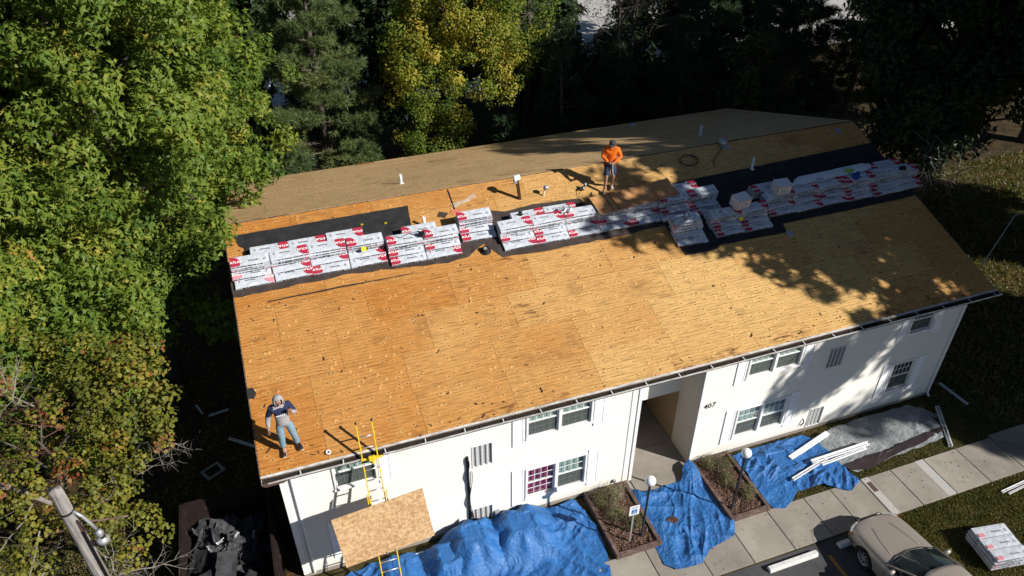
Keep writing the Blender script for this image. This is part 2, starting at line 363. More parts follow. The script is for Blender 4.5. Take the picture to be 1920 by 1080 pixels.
WIN=[ # x0,x1,z0,z1,units, curtain
 (1.60,2.72,3.15,4.36,1,None,'W1'),(6.80,8.78,3.15,4.36,2,None,''),(13.80,15.72,3.22,4.36,2,None,''),(19.76,20.74,3.30,4.36,1,'dark',''),
 (1.60,2.72,.62,1.93,1,None,''),(6.80,8.72,.60,1.92,2,'red',''),(13.80,15.70,.66,1.95,2,None,''),(19.72,20.72,.78,2.08,1,'dark','')]
GR=[(5.24,5.83,2.57,3.43),(5.18,5.80,.12,.84),(16.78,17.40,2.74,3.56),(16.74,17.32,.14,.98)]
holes=[(w[0],w[1],w[2],w[3]) for w in WIN]+[(g_[0],g_[1],g_[2],g_[3]) for g_ in GR]
siding('wall',F,XL,10.3,.14,4.44,holes,M['siding'],bd); siding('wall',F,12.33,XR,.14,4.44,holes,M['siding'],bd)
B_=2*W-YW
gab=lambda q: (max(YW,(q-Z+.1)/math.tan(ANG)), min(B_,2*W-(q-Z+.1)/math.tan(ANG)))
siding('wall',lambda u,z,o: Vector((XL-o,u,z)),YW,B_,.14,7.0,[],M['siding'],bd,top=gab)
siding('wall',lambda u,z,o: Vector((XR+o,u,z)),YW,B_,.14,7.0,[],M['siding'],bd,top=gab)
siding('wall',lambda u,z,o: Vector((u,B_+o,z)),XL,XR,.14,4.44,[],M['siding'],bd)
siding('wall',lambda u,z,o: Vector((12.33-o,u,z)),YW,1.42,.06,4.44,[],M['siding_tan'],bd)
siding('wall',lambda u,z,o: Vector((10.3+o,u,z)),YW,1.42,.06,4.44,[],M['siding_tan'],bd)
siding('wall',lambda u,z,o: Vector((u,1.42-o,z)),10.3,12.33,2.30,4.44,[],M['siding'],bd)
# core behind the boards: entry passage, dark rooms
b=MB(); b.mi=0
b.box(XL+.03,10.25,YW+.16,1.5,.1,4.4); b.box(12.38,XR-.03,YW+.16,1.5,.1,4.4)
b.box(XL+.03,10.25,1.5,B_-.03,.1,4.4); b.box(12.38,XR-.03,1.5,B_-.03,.1,4.4)
b.build('inner_wall',M['dark'],bd)
MB().box(10.25,10.298,1.45,B_,.05,2.3).build('passage_wall',M['tanwall'],bd); MB().box(12.332,12.38,1.45,B_,.05,2.3).build('passage_wall',M['tanwall'],bd)
MB().box(10.25,12.38,1.425,B_,2.3,2.4).build('passage_ceiling',M['dark'],bd)
MB().box(10.25,12.38,9.,9.1,.05,2.3).build('passage_wall',M['tanwall'],bd)
MB().box(10.3,12.33,.352,1.418,.0,.05).build('passage_floor',M['conc'],bd,bevel=.004,seg=1); MB().box(10.3,12.33,1.43,9,.0,.05).build('passage_floor',M['conc'],bd,bevel=.004,seg=1)
for y in (3.2,6.0):
    d=MB().box(12.29,12.325,y,y+.95,.06,2.1).build('door',M['doorbrown'],bd); MB().box(12.25,12.29,y+.08,y+.12,1.0,1.06).build('door_handle',M['alu'],d)
MB().box(XL-.02,10.3,YW-.02,YW+.15,-.02,.14).build('foundation',M['conc'],bd); MB().box(12.33,XR+.02,YW-.02,YW+.15,-.02,.14).build('foundation',M['conc'],bd)
MB().box(XL-.02,XL+.15,YW+.16,B_+.02,-.02,.14).build('foundation',M['conc'],bd); MB().box(XR-.15,XR+.02,YW+.16,B_+.02,-.02,.14).build('foundation',M['conc'],bd)
for x,s_ in ((XL,-1),(XR,1)):
    b=MB(); xa,xb=sorted((x+s_*.03,x-s_*.10)); b.box(xa,xb,YW-.04,YW-.022,.13,4.44)
    xa,xb=sorted((x+s_*.035,x+s_*.015)); b.box(xa,xb,YW-.035,YW+.1,.13,4.44); b.build('corner_board',M['trim'],bd)
for x0,x1 in ((10.2,10.3),(12.33,12.40)): MB().box(x0,x1,YW-.04,YW+.02,.1,4.44).build('corner_board',M['trim'],bd)
MB().box(10.3,12.33,YW-.03,YW+.02,4.33,4.44).build('entry_beam',M['trim'],bd)

# windows, each a part with its frame, sashes, panes, bars and blinds as sub-parts
def window(x0,x1,z0,z1,units,cur):
    o=MB()                                     # casing, sill and mullion
    y0,y1=YW-.05,YW+.02; c=.055
    o.box(x0,x0+c,y0,y1,z0+c,z1-c); o.box(x1-c,x1,y0,y1,z0+c,z1-c); o.box(x0,x1,y0,y1,z1-c,z1); o.box(x0-.02,x1+.02,y0-.02,y1,z0,z0+c)
    o.box(x0,x0+.01,y1,YW+.1,z0+c,z1-c); o.box(x1-.01,x1,y1,YW+.1,z0+c,z1-c); o.box(x0,x1,y1,YW+.1,z1-.01,z1); o.box(x0,x1,y1,YW+.1,z0,z0+.01)
    iw=(x1-x0-2*c); mw=.09; bays=[]
    if units==2:
        xm=(x0+x1)/2; o.box(xm-mw/2,xm+mw/2,y0,y1+.06,z0+c,z1-c); bays=[(x0+c,xm-mw/2),(xm+mw/2,x1-c)]
    else: bays=[(x0+c,x1-c)]
    fr=o.build('window',M['trim'],bd)
    for bi,(a,b_) in enumerate(bays):
        zm=(z0+z1)/2
        for half,(za,zb,yy) in enumerate(((z0+c,zm+.02,YW+.035),(zm-.02,z1-c,YW+.005))):
            q=MB(); t=.035
            q.box(a+.002,a+t,yy,yy+.028,za+.002,zb-.002); q.box(b_-t,b_-.002,yy,yy+.028,za+.002,zb-.002); q.box(a+t,b_-t,yy,yy+.028,za+.002,za+t); q.box(a+t,b_-t,yy,yy+.028,zb-t,zb-.002)
            q.build('sash',M['trim'],fr)
            ga,gb,gz,gt=a+t,b_-t,za+t,zb-t; nx=4 if units==2 else 5
            w=(gb-ga)/nx; h=(gt-gz)/2; pm=None
            for i in range(nx):
                for j in range(2):
                    if pm is None: pm=MB().box(.004,w-.004,yy+.012,yy+.016,.004,h-.004).mesh('pane',M['glass'])
                    p_=put('pane',pm,fr,M=Matrix.Translation((ga+i*w,0,gz+j*h)))
            q=MB()
            for i in range(1,nx): q.box(ga+i*w-.0055,ga+i*w+.0055,yy+.006,yy+.022,gz,gt)
            q.box(ga,gb,yy+.0055,yy+.0225,gz+h-.0055,gz+h+.0055); q.build('glazing_bar',M['trim'],fr)
        mt=M['blind'] if cur!='dark' else M['screen']
        if cur=='red' and bi==0:
            q=MB(); n=40
            for i in range(n+1):
                x=a+(b_-a)*i/n; yy=YW+.10+.018*math.sin(i*1.35)+.01*math.sin(i*.6)
                q.v+=[(x,yy,z0+c),(x,yy,z1-c)]
            q.f=[(2*i,2*i+2,2*i+3,2*i+1) for i in range(n)]; q.m=[0]*n; q.build('curtain',M['curtain'],fr,smooth=True)
        else:
            q=MB(); nz=int((z1-z0-2*c)/.05)
            for i in range(nz):
                z=z0+c+i*.05; q.box(a,b_,YW+.09,YW+.094,z,z+.044,Matrix.Identity(4))
            bl=q.build('blind',mt,fr)
            if R.random()<.99:      # the darker lower screen
                MB().box(a+.03,b_-.03,YW+.032,YW+.034,z0+c+.03,zm-.0).build('insect_screen',M['scr2'],fr)
    return fr
k=NT('fine screen mesh',.8,(.10,.115,.11)); tr=k.n('BsdfTransparent'); mx=k.n('MixShader',i_0=.5); k.t.links.new(k.b.outputs[0],mx.inputs[1]); k.t.links.new(tr.outputs[0],mx.inputs[2]); k.t.links.new(mx.outputs[0],k.t.nodes['Material Output'].inputs[0]); M['scr2']=k.m
for w in WIN: window(*w[:6])
def shutter(x0,x1,z0,z1):
    b=MB(); y=YW-.042
    b.box(x0,x0+.045,y,YW-.005,z0,z1); b.box(x1-.045,x1,y,YW-.005,z0,z1)
    for za,zb in ((z0,z0+.06),((z0+z1)/2-.03,(z0+z1)/2+.03),(z1-.06,z1)): b.box(x0+.045,x1-.045,y,YW-.005,za,zb)
    n=int((z1-z0)/.045)
    for i in range(n):
        z=z0+.05+i*(z1-z0-.1)/n; b.add([(x0+.045,y+.006,z),(x1-.045,y+.006,z),(x1-.045,y+.02,z+.035),(x0+.045,y+.02,z+.035)],[(0,1,2,3)])
    b.build('shutter',M['shutter'],bd)
for x0,x1,z0,z1 in ((2.74,3.08,3.0,4.41),(6.40,6.74,3.0,4.41),(8.82,9.14,3.0,4.41),(13.40,13.74,3.1,4.41),(15.77,16.1,3.1,4.41),(19.42,19.72,3.1,4.41),(20.8,21.12,3.1,4.41),
    (1.22,1.56,.46,2.0),(2.76,3.09,.46,2.0),(6.38,6.74,.46,2.0),(8.76,9.10,.46,2.0),(13.38,13.74,.54,2.03),(15.75,16.08,.54,2.03),(19.34,19.68,.62,2.12),(20.76,21.10,.62,2.12)):
    shutter(x0,x1,z0,z1)
for gi,(x0,x1,z0,z1) in enumerate(GR):
    o=MB(); t=.022
    o.box(x0,x0+t,YW-.03,YW+.05,z0,z1); o.box(x1-t,x1,YW-.03,YW+.05,z0,z1); o.box(x0+t,x1-t,YW-.03,YW+.05,z0,z0+t); o.box(x0+t,x1-t,YW-.03,YW+.05,z1-t,z1)
    fr=o.build('wall_vent',M['bar'],bd)
    for i in range(1,4):
        x=x0+(x1-x0)*i/4; MB().box(x-.011,x+.011,YW-.025,YW-.005,z0+t,z1-t).build('bar',M['bar'],fr)
    b=MB(); n=16
    for i in range(n):
        z=z0+t+i*(z1-z0-2*t)/n; b.add([(x0+t,YW+.02,z),(x1-t,YW+.02,z),(x1-t,YW+.045,z+.045),(x0+t,YW+.045,z+.045)],[(0,1,2,3)])
    b.build('louvre',M['grillback'],fr); MB().box(x0+t,x1-t,YW+.05,YW+.06,z0,z1).build('backing',M['screen'],fr)
# house number
me=text_mesh('407',.28,Matrix.Translation((12.70,YW-.022,2.49))@Matrix.Rotation(PI/2,4,'X')@Matrix.Shear('XZ',4,(0,0)),bold=-.002,extrude=.006); me.materials.append(M['numblack']); put('house_number',me,bd)
# utility run: conduit, cable, boxes, tap
b=MB().box(5.07,5.13,YW-.07,YW-.015,.15,3.12); b.build('cable_duct',M['black'],bd)
b=MB(); b.tube([(5.10+.03*math.sin(i*.9),YW-.09-.02*math.sin(i*1.7),3.1-i*.15) for i in range(20)],.022,6); b.tube([(5.17+.05*math.sin(i*.5+1),YW-.05,2.5-i*.16) for i in range(15)],.010,5); b.build('cable',M['black'],bd,smooth=True)
MB().box(4.76,4.93,YW-.12,YW-.015,.36,.62).build('meter_box',M['trim'],bd,bevel=.01); MB().box(5.84,5.98,YW-.12,YW-.015,.25,.52).build('meter_box',M['galv'],bd,bevel=.01)
MB().box(9.66,9.75,YW-.09,YW-.015,.24,.36).build('tap_box',M['galv'],bd,bevel=.01)
b=MB(); b.tube([(16.55,YW-.03,.62),(16.56,YW-.09,.5),(16.5,YW-.05,.35)],.02,6); b.build('tap',M['blackmetal'],bd)

# ------------------------------------------------------------------ roof
rf=MB(); th=.16
for f_ in (SL,BK):
    a=[f_(0,.0,-.02),f_(LN,.0,-.02),f_(LN,SLOPE-.03,-.02),f_(0,SLOPE-.03,-.02)]; c=[p-Vector((0,0,th)) for p in a]
    rf.add(a+c,[(0,1,2,3),(4,7,6,5),(0,4,5,1),(1,5,6,2),(3,2,6,7),(0,3,7,4)])
roof=rf.build('roof',M['fascia'],bd)
cache={}
def panel(f_,x0,x1,s0,s1,tone,mt,h=0,tilt=0):
    w=round(x1-x0,3); d=round(s1-s0,3)
    key=(w,d,mt.name)
    if key not in cache: cache[key]=MB().box(-w/2+.0035,w/2-.0035,-d/2+.0035,d/2-.0035,-.012,.0).mesh('sheathing_panel',mt)
    c=f_((x0+x1)/2,(s0+s1)/2,h)
    Mx=Matrix.Translation(c)@(ROT if f_ is SL else Matrix.Rotation(-ANG,4,'X')@Matrix.Rotation(PI,4,'Z'))@Matrix.Rotation(tilt,4,'X')
    o=put('sheathing_panel',cache[key],roof,M=Mx); o.color=(tone,0,0,1); return o
rr=random.Random(3)
for side,f_ in ((0,SL),(1,BK)):
    rows=[0,1.24,2.46,3.68,4.90,6.12,7.34,SLOPE-.035]
    for j in range(7):
        s0,s1=rows[j],rows[j+1]; x=0.0; first=[1.22,2.44,.61][(j+side)%3] if side else [1.6,3.98-2.44,2.44,1.0,2.44,.8,1.9][j]
        e=first
        while x<LN-.01:
            e=min(e,LN)
            if LN-e<.3: e=LN
            xc=(x+1.2)/LN; base=(.05+1.1*min(xc,.68)-1.1*max(0,xc-.72)+.08*(j in(0,1,2,3))) if side==0 else .5  # front tone drops again towards the right end: tree shade deepened in the colour
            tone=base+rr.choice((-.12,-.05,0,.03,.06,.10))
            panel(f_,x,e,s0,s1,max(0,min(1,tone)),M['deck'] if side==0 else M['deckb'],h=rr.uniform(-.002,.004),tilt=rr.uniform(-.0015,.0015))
            x=e; e=x+2.44
# the newer boards: an orange one half way up, a pale strip at the far eave
MB().box(-.65,.65,-.15,.15,0,.01).build('sheathing_panel',M['osb'],roof,M=Matrix.Translation(BK(6.3,.2,.008))@Matrix.Rotation(-ANG,4,'X'))['label']='pale new strip of board at the far eave'
MB().box(0,LN,-.022,-.002,Z-.20,Z-.015).build('fascia',M['fascia'],bd)
MB().box(0,LN,2*W+.002,2*W+.022,Z-.20,Z-.015).build('fascia',M['fascia'],bd)
MB().box(0,LN,0,YW,Z-.215,Z-.2).build('soffit',M['soffit'],bd); MB().box(0,LN,2*W-YW,2*W,Z-.215,Z-.2).build('soffit',M['soffit'],bd)
for x in (-.02,LN+.002):
    for f_ in (SL,BK):
        a=[f_(x,0,-.01),f_(x,SLOPE-.01,-.01)]; MB().prism([a[0],a[1],a[1]-Vector((0,0,.18)),a[0]-Vector((0,0,.18))],(.018,0,0)).build('rake_board',M['fascia'],bd)
# gutter: open trough with hangers and litter
gz=Z-.02
gut=MB(); prof=[(-.025,gz+.0),(-.025,gz-.10),(-.045,gz-.112),(-.13,gz-.112),(-.168,gz-.05),(-.168,gz-.005),(-.156,gz-.005),(-.156,gz-.010)]
n=46
for i in range(n+1):
    x=.0+(LN+.08)*i/n; dz=.006*math.sin(i*.7)+(.0 if i else 0)
    gut.v+=[(x,y,z+dz) for y,z in prof]
k_=len(prof); gut.f=[(i*k_+j,(i+1)*k_+j,(i+1)*k_+j+1,i*k_+j+1) for i in range(n) for j in range(k_-1)]; gut.m=[0]*len(gut.f)
gut.add([(0,y,z) for y,z in prof],[tuple(range(k_))]); gut.add([(LN+.08,y,z) for y,z in prof],[tuple(range(k_))])
gutter=gut.build('gutter',M['gutter'],bd); sm=gutter.modifiers.new('t','SOLIDIFY'); sm.thickness=.003
hm=MB().box(-.012,.012,-.165,-.02,-.004,.004).mesh('gutter_hanger',M['whitemetal'])
x=.9
while x<LN: put('gutter_hanger',hm,gutter,M=Matrix.Translation((x,0,gz+.0))@Matrix.Rotation(R.uniform(-.12,.12),4,'Z')); x+=1.02
# the metal strip lying between deck and gutter
MB().add([SL(0,.05,.006),SL(LN,.05,.006),(LN,-.012,gz+.022),(0,-.012,gz+.022)],[(0,1,2,3)]).build('drip_edge',M['gutter'],bd)
MB().box(.02,LN+.05,-.158,-.0285,gz-.085,gz-.055).box(.02,LN+.05,-.0330,-.0285,gz-.0605,gz+.004).build('sediment',M['gutdirt'],gutter)
b=MB(); n=900
for i in range(n):
    x=LN*(R.random()**.75); 
    if x<9 and R.random()<.55: continue
    y=-.085+R.uniform(-.05,.05); z=gz-.058+R.uniform(0,.03); r_=R.uniform(.015,.05); a=R.uniform(0,6.3); t=R.uniform(-.5,.5)
    dx,dy=math.cos(a)*r_,math.sin(a)*r_; b.add([(x-dx,y-dy*.5,z),(x+dy,y-dx*.4,z+t*r_),(x+dx,y+dy*.5,z+.01),(x-dy,y+dx*.4,z-t*r_*.3)],[(0,1,2,3)])
b.build('leaf_litter',M['gutdirt'],gutter)['kind']='stuff'
MB().prism([(.02,-.17,gz+.01),(.60,-.165,gz+.0),(.62,-.16,gz-.06),(.50,-.165,gz-.13),(.08,-.17,gz-.13),(.0,-.17,gz-.07)],(0,.006,0)).build('gutter_patch',M['brownmetal'],bd)
b=MB(); b.tube([(21.95,.12,4.42),(21.95,.2,4.35),(21.86,YW-.06,4.15),(21.86,YW-.06,.16),(21.86,YW-.16,.06)],.038,8); b.build('downspout',M['trim'],bd)
b=MB(); b.tube([(.62,YW-.055,4.2),(.62,YW-.055,.15)],.032,8); b.build('downspout',M['trim'],bd)
MB().box(9.99,10.03,YW-.03,YW-.012,.14,4.42).build('trim_strip',M['trim'],bd)

# ------------------------------------------------------------------ trees
def foliage_mat(name, stops, trans=.35, rough=.5):
    k=NT(name,rough,spec=.25); at=k.n('Attribute'); at.attribute_name='tint'
    c=k.ramp(at.outputs['Fac'],stops); k.color(c)
    tl=k.n('BsdfTranslucent'); k.t.links.new(k.mix(1.,c,(1.15,1.15,.6),'MULTIPLY'),tl.inputs[0])
    mx=k.n('MixShader',i_0=trans); k.t.links.new(k.b.outputs[0],mx.inputs[1]); k.t.links.new(tl.outputs[0],mx.inputs[2]); k.t.links.new(mx.outputs[0],k.t.nodes['Material Output'].inputs[0]); return k.m
FM={
 'gum':foliage_mat('sweetgum leaves',[(0,(.065,.125,.018)),(.35,(.135,.205,.028)),(.65,(.225,.26,.038)),(.9,(.38,.32,.05)),(1,(.40,.22,.05))]),
 'bush':foliage_mat('olive yellow leaves',[(0,(.06,.085,.015)),(.5,(.16,.17,.025)),(.8,(.27,.24,.035)),(.93,(.28,.17,.04)),(1,(.24,.07,.03))]),
 'yel':foliage_mat('yellow green leaves',[(0,(.05,.10,.012)),(.45,(.14,.19,.022)),(.75,(.28,.27,.035)),(1,(.42,.34,.045))]),
 'pine':foliage_mat('pine needles',[(0,(.04,.075,.03)),(.6,(.10,.15,.055)),(1,(.17,.20,.07))],.25),
 'fir':foliage_mat('dark conifer needles',[(0,(.018,.038,.018)),(.6,(.04,.075,.028)),(1,(.08,.12,.04))],.15),
 'dark':foliage_mat('dark green leaves',[(0,(.012,.028,.008)),(.6,(.028,.055,.014)),(.95,(.06,.09,.02)),(1,(.14,.10,.03))],.2),
 'shrub':foliage_mat('shrub leaves',[(0,(.05,.06,.02)),(.5,(.12,.12,.04)),(.8,(.20,.19,.09)),(1,(.30,.26,.17))],.2),
 'grass':foliage_mat('grass blades',[(0,(.06,.08,.02)),(.45,(.125,.13,.04)),(.75,(.22,.175,.075)),(1,(.30,.21,.11))],.25),
}
k=NT('grey bark',.9,spec=.1); v=k.coord('World'); k.color(k.ramp(k.noise(k.mapped(v,(6,6,1.5)),2.,5),[(.3,(.05,.04,.032)),(.7,(.15,.13,.11))])); k.bump(k.noise(k.mapped(v,(8,8,1.5)),3.,5),.6,.03); M['bark']=k.m
M['twig']=plain('pale bare twigs',(.23,.205,.175),.8,var=.3,scale=3)
M['twigred']=plain('dark red twigs',(.12,.05,.045),.8,var=.3,scale=3)
SHAPES={ # triangles in the leaf's plane, stem end at the origin
 'star':[[(0,0),(-.13,.30),(0,1)],[(0,0),(0,1),(.13,.30)],[(0,.05),(-.95,.62),(-.1,.36)],[(0,.05),(.1,.36),(.95,.62)],[(0,0),(-.62,-.12),(-.2,.16)],[(0,0),(.2,.16),(.62,-.12)]],
 'star3':[[(-.24,.12),(.24,.12),(0,1)],[(.05,-.12),(-.92,.42),(-.16,.52)],[(-.05,-.12),(.16,.52),(.92,.42)]],
 'oval':[[(0,0),(.38,.5),(0,1)],[(0,0),(0,1),(-.38,.5)]],
 'round':[[(0,0),(.5,.35),(.3,.95)],[(0,0),(.3,.95),(-.3,.95)],[(0,0),(-.3,.95),(-.5,.35)]],
 'tri':[[(-.5,0),(.5,.1),(0,1)]],
 'needle':[[(-.03,0),(.03,0),(0,1)]],
}
def leaf_cloud(name, P, Nn, size, tint, shape, mt, parent=None, rng=None, along=None, kind=True):
    n=len(P); T=np.array(SHAPES[shape],float); nt=len(T)
    Nn=Nn/np.linalg.norm(Nn,axis=1,keepdims=True)
    a=rng.normal(size=(n,3)) if along is None else along
    if along is not None: Y=a/np.linalg.norm(a,axis=1,keepdims=True); X=np.cross(Y,Nn); X/=np.linalg.norm(X,axis=1,keepdims=True)+1e-9
    else: X=np.cross(a,Nn); X/=np.linalg.norm(X,axis=1,keepdims=True); Y=np.cross(Nn,X)
    size=np.asarray(size).reshape(n,1,1,1)
    t=T.reshape(1,nt,3,2)*size
    V=P[:,None,None,:]+t[...,0:1]*X[:,None,None,:]+t[...,1:2]*Y[:,None,None,:]
    if shape in('star','oval','round','star3'): V+= -(np.abs(t[...,0:1])*.45)*Nn[:,None,None,:]
    V=V.reshape(-1,3); me=bpy.data.meshes.new(name); nf=n*nt
    me.vertices.add(len(V)); me.vertices.foreach_set('co',V.astype('f').ravel())
    me.loops.add(nf*3); me.loops.foreach_set('vertex_index',np.arange(nf*3,dtype='i'))
    me.polygons.add(nf); me.polygons.foreach_set('loop_start',np.arange(0,nf*3,3,dtype='i')); me.polygons.foreach_set('loop_total',np.full(nf,3,'i'))
    at=me.attributes.new('tint','FLOAT','POINT'); at.data.foreach_set('value',np.repeat(np.clip(tint,0,1),nt*3).astype('f'))
    me.materials.append(mt); me.update(); o=put(name,me,parent)
    if kind: o['kind']='stuff'
    return o
def sph(rng,n):
    v=rng.normal(size=(n,3)); return v/np.linalg.norm(v,axis=1,keepdims=True)
def clumps(rng, c, r, n, rmin, rmax, cut=-1., inner=.5, lump=.25):
    d=sph(rng,n*3); d=d[d[:,2]>cut][:n]; f=inner+(1-inner)*rng.random(len(d))**.55
    lm=np.array([1+lump*noise.noise((q[0]*1.8+c[0],q[1]*1.8+c[1],q[2]*1.8)) *1.6 for q in d])
    return np.array(c)+d*np.array(r)*(f*lm)[:,None], d, rmin+(rmax-rmin)*rng.random(len(d))
def crown(name, parent, rng, C, D, Rr, per, size, shape, mt, tint0=.4, tvar=.16, flat=.8, up=.55, droop=0):
    Ps=[];Ns=[];Ts=[]
    for c,d,r in zip(C,D,Rr):
        n=max(8,int(per*(r/.6)**2)); q=sph(rng,n); q[:,2]+=.15; f=.35+.65*rng.random(n)**.5
        p=c+q*np.array([r,r,r*flat])*f[:,None]; p[:,2]-=droop*r*(q[:,0]**2+q[:,1]**2)
        Ps.append(p); Ns.append(q*.7+d*.3+np.array([0,0,up])+rng.normal(size=(n,3))*.45); Ts.append(tint0+rng.normal()*tvar+rng.normal(size=n)*.13)
    P=np.concatenate(Ps); N_=np.concatenate(Ns); T_=np.concatenate(Ts)
    return leaf_cloud(name,P,N_,size*(.65+.6*rng.random(len(P))),T_,shape,mt,parent,rng)
def limbs(parent, base, H, rng, C, r0, mt, k=22, name='branch'):
    b=MB(); top=Vector(base)+Vector((0,0,H)); pts=[Vector(base)+Vector((.25*math.sin(i*1.3+base[0]),.25*math.cos(i*1.7),H*i/6)) for i in range(7)]; pts[0]=Vector(base)
    b.tube(pts,[r0*(1-.13*i) for i in range(7)],10); b.build('trunk',mt,parent,smooth=True)
    b=MB(); idx=rng.choice(len(C),min(k,len(C)),replace=False)
    for i in idx:
        e=Vector(C[i]); z=min(max(base[2]+.18*H,e.z-1.2*(Vector((e.x-base[0],e.y-base[1])).length)*.6),base[2]+H*.95)
        s_=pts[0].lerp(pts[-1],(z-base[2])/H); md=(s_+e)/2+Vector((0,0,.35+.3*rng.random()))
        b.tube([s_,s_.lerp(md,.55)+Vector(rng.normal(size=3)*.08),md,md.lerp(e,.6)+Vector(rng.normal(size=3)*.12),e],[r0*.3,r0*.24,r0*.17,r0*.1,.012],6,cap=False)
    b.build('branches',mt,parent,smooth=True)['kind']='stuff'
def tree(name,label,base,H,crowns,seed,per,size,shape,mt,tint0=.4,tvar=.16,r0=.22,rm=(.45,.9),bark='bark',group=None,nl=22,cut=-.8,inner=.45,flat=1.05,up=.4,cat='tree',lump=.4):
    rng=np.random.default_rng(seed); t=empty(name,(0,0,0)); tag(t,label,cat,group)
    Cs=[];Ds=[];Rs=[]
    for c,r,n in crowns:
        a=clumps(rng,c,r,n,rm[0],rm[1],cut,inner,lump); Cs.append(a[0]);Ds.append(a[1]);Rs.append(a[2])
    C=np.concatenate(Cs);D=np.concatenate(Ds);Rr=np.concatenate(Rs)
    crown('crown',t,rng,C,D,Rr,per,size,shape,mt,tint0,tvar,flat,up)
    limbs(t,base,H,rng,C,r0,M[bark],nl); return t
G1='tall leafy trees at the left of the building'
tree('sweetgum_tree','tall full green sweetgum whose branches reach over the far left corner of the roof',(-3.0,10.2,0),14,[((-3.1,9.9,11.2),(4.7,4.6,6.6),560),((-3.9,8.3,6.3),(2.5,2.0,2.7),170)],11,165,.138,'star3',FM['gum'],.36,.17,.3,(.3,.75),group=G1)
tree('sweetgum_tree','green tree reaching down the left edge of the photo, lower left of the tall sweetgum',(-7.6,7.2,0),11,[((-7.2,6.6,8.6),(3.9,3.6,5.0),360)],12,190,.13,'star3',FM['gum'],.44,.2,.28,(.3,.72),group=G1)
tree('sweetgum_tree','yellowing green tree filling the top left corner of the photo',(-8.,13.5,0),15,[((-7.6,13.2,11.5),(4.6,4.4,6.5),420)],13,165,.148,'star3',FM['gum'],.55,.2,.3,(.32,.7),group=G1)
tree('sweetgum_tree','deep green tree behind the tall sweetgum, next to the pine',(-1.8,17.6,0),14,[((-1.9,17.4,9.8),(3.8,3.6,6.8),420)],14,165,.148,'star3',FM['gum'],.34,.2,.28,(.3,.7),group=G1)
tree('young_tree','low dark green tree in the shade under the sweetgum',(-5.4,6.0,0),5,[((-5.3,5.6,3.9),(2.2,1.9,2.7),90)],15,220,.13,'star3',FM['gum'],.3,.15,.12,(.4,.8),group=G1)
# the half bare yellow olive tree in front
def twigs(b, p, d, L, r, rng, depth):
    pts=[p]; n=4
    for i in range(n):
        d=(d+Vector(rng.normal(size=3)*.16)).normalized(); pts.append(pts[-1]+d*(L/n))
    b.tube(pts,[r*(1-.8*i/n) for i in range(n+1)],3 if r<.014 else 5,cap=False)
    if depth:
        for i in range(2,n+1):
            for q in range(2 if depth>1 else 2):
                if rng.random()<.85: twigs(b,pts[i],(d+Vector(rng.normal(size=3)*.75)).normalized(),L*(.45+.2*rng.random()),r*.45,rng,depth-1)
rng=np.random.default_rng(21)
t=empty('half_bare_tree'); tag(t,'small olive yellow tree losing its leaves, bare grey twigs showing, at the lower left','tree',G1)
Cs=[];Ds=[];Rs=[]
for c,r,n in (((-5.2,3.9,5.6),(2.3,1.5,1.6),66),((-3.0,2.6,5.4),(1.15,1.1,1.6),56),((-4.6,1.4,4.4),(1.7,1.4,1.5),40),((-3.5,.9,3.2),(1.0,1.0,1.3),16),((-6.2,1.2,3.0),(1.5,1.4,1.2),20),((-2.75,3.6,6.2),(.8,.7,.6),14)):
    a=clumps(rng,c,r,n,.22,.5,-.9,.4,.3); Cs.append(a[0]);Ds.append(a[1]);Rs.append(a[2])
C=np.concatenate(Cs);D=np.concatenate(Ds);Rr=np.concatenate(Rs)*.85
crown('crown',t,rng,C,D,Rr,200,.095,'round',FM['bush'],.54,.2,.9,.5)
limbs(t,(-4.9,2.6,0),5.2,rng,C,.10,M['bark'],18)
b=MB()
for p,d,L in (((-3.3,1.8,4.6),(.5,-.5,-.3),1.1),((-2.9,2.6,5.2),(.6,-.2,-.5),1.1),((-4.2,.6,3.4),(-.2,-.8,-.2),1.5),((-5.2,1.2,4.2),(-.6,-.6,.1),1.8),((-3.8,.4,2.8),(.5,-.4,-.2),1.0),((-5.6,.4,2.8),(-.4,-.8,-.2),1.6),((-4.6,3.0,6.2),(-.2,-.3,.5),1.2),((-6,2.4,5),(-.7,-.3,.1),1.5),((-4.4,-.2,3.0),(.2,-.9,.0),1.4)):
    for q in range(2): twigs(b,Vector(p)+Vector(rng.normal(size=3)*.25),(Vector(d)+Vector(rng.normal(size=3)*.3)).normalized(),L,.022,rng,2 if q==0 else 2)
b.build('bare_twigs',M['twig'],t)['kind']='stuff'
b=MB()
for q in range(7): twigs(b,Vector((-4.6,2.2,5.3))+Vector(rng.normal(size=3)*.5),Vector(rng.normal(size=3)+np.array([0,-.4,.5])).normalized(),1.1,.016,rng,2)
b.build('red_twigs',M['twigred'],t)['kind']='stuff'
b=MB(); b.tube([(-8.2,2.4,4.6),(-6.6,2.0,4.9),(-5.4,1.6,4.7),(-4.7,1.2,4.3)],[.11,.10,.08,.05],8); b.build('branch',M['twig'],t,smooth=True)
# brush under it
rng=np.random.default_rng(22); t=empty('brush'); tag(t,'low tangled grey brush and weeds round the foot of the utility pole','shrub')
a=clumps(rng,(-5.6,.6,.5),(2.6,2.2,1.1),90,.3,.6,-.2,.2); crown('foliage',t,rng,a[0],a[1],a[2],120,.06,'oval',FM['shrub'],.45,.2)
b=MB()
for q in range(14): twigs(b,Vector((-5.4+rng.normal()*1.3,.4+rng.normal()*1.2,.2)),Vector((rng.normal()*.5,rng.normal()*.5-.2,1)).normalized(),1.5,.016,rng,2)
b.build('bare_twigs',M['twig'],t)['kind']='stuff'

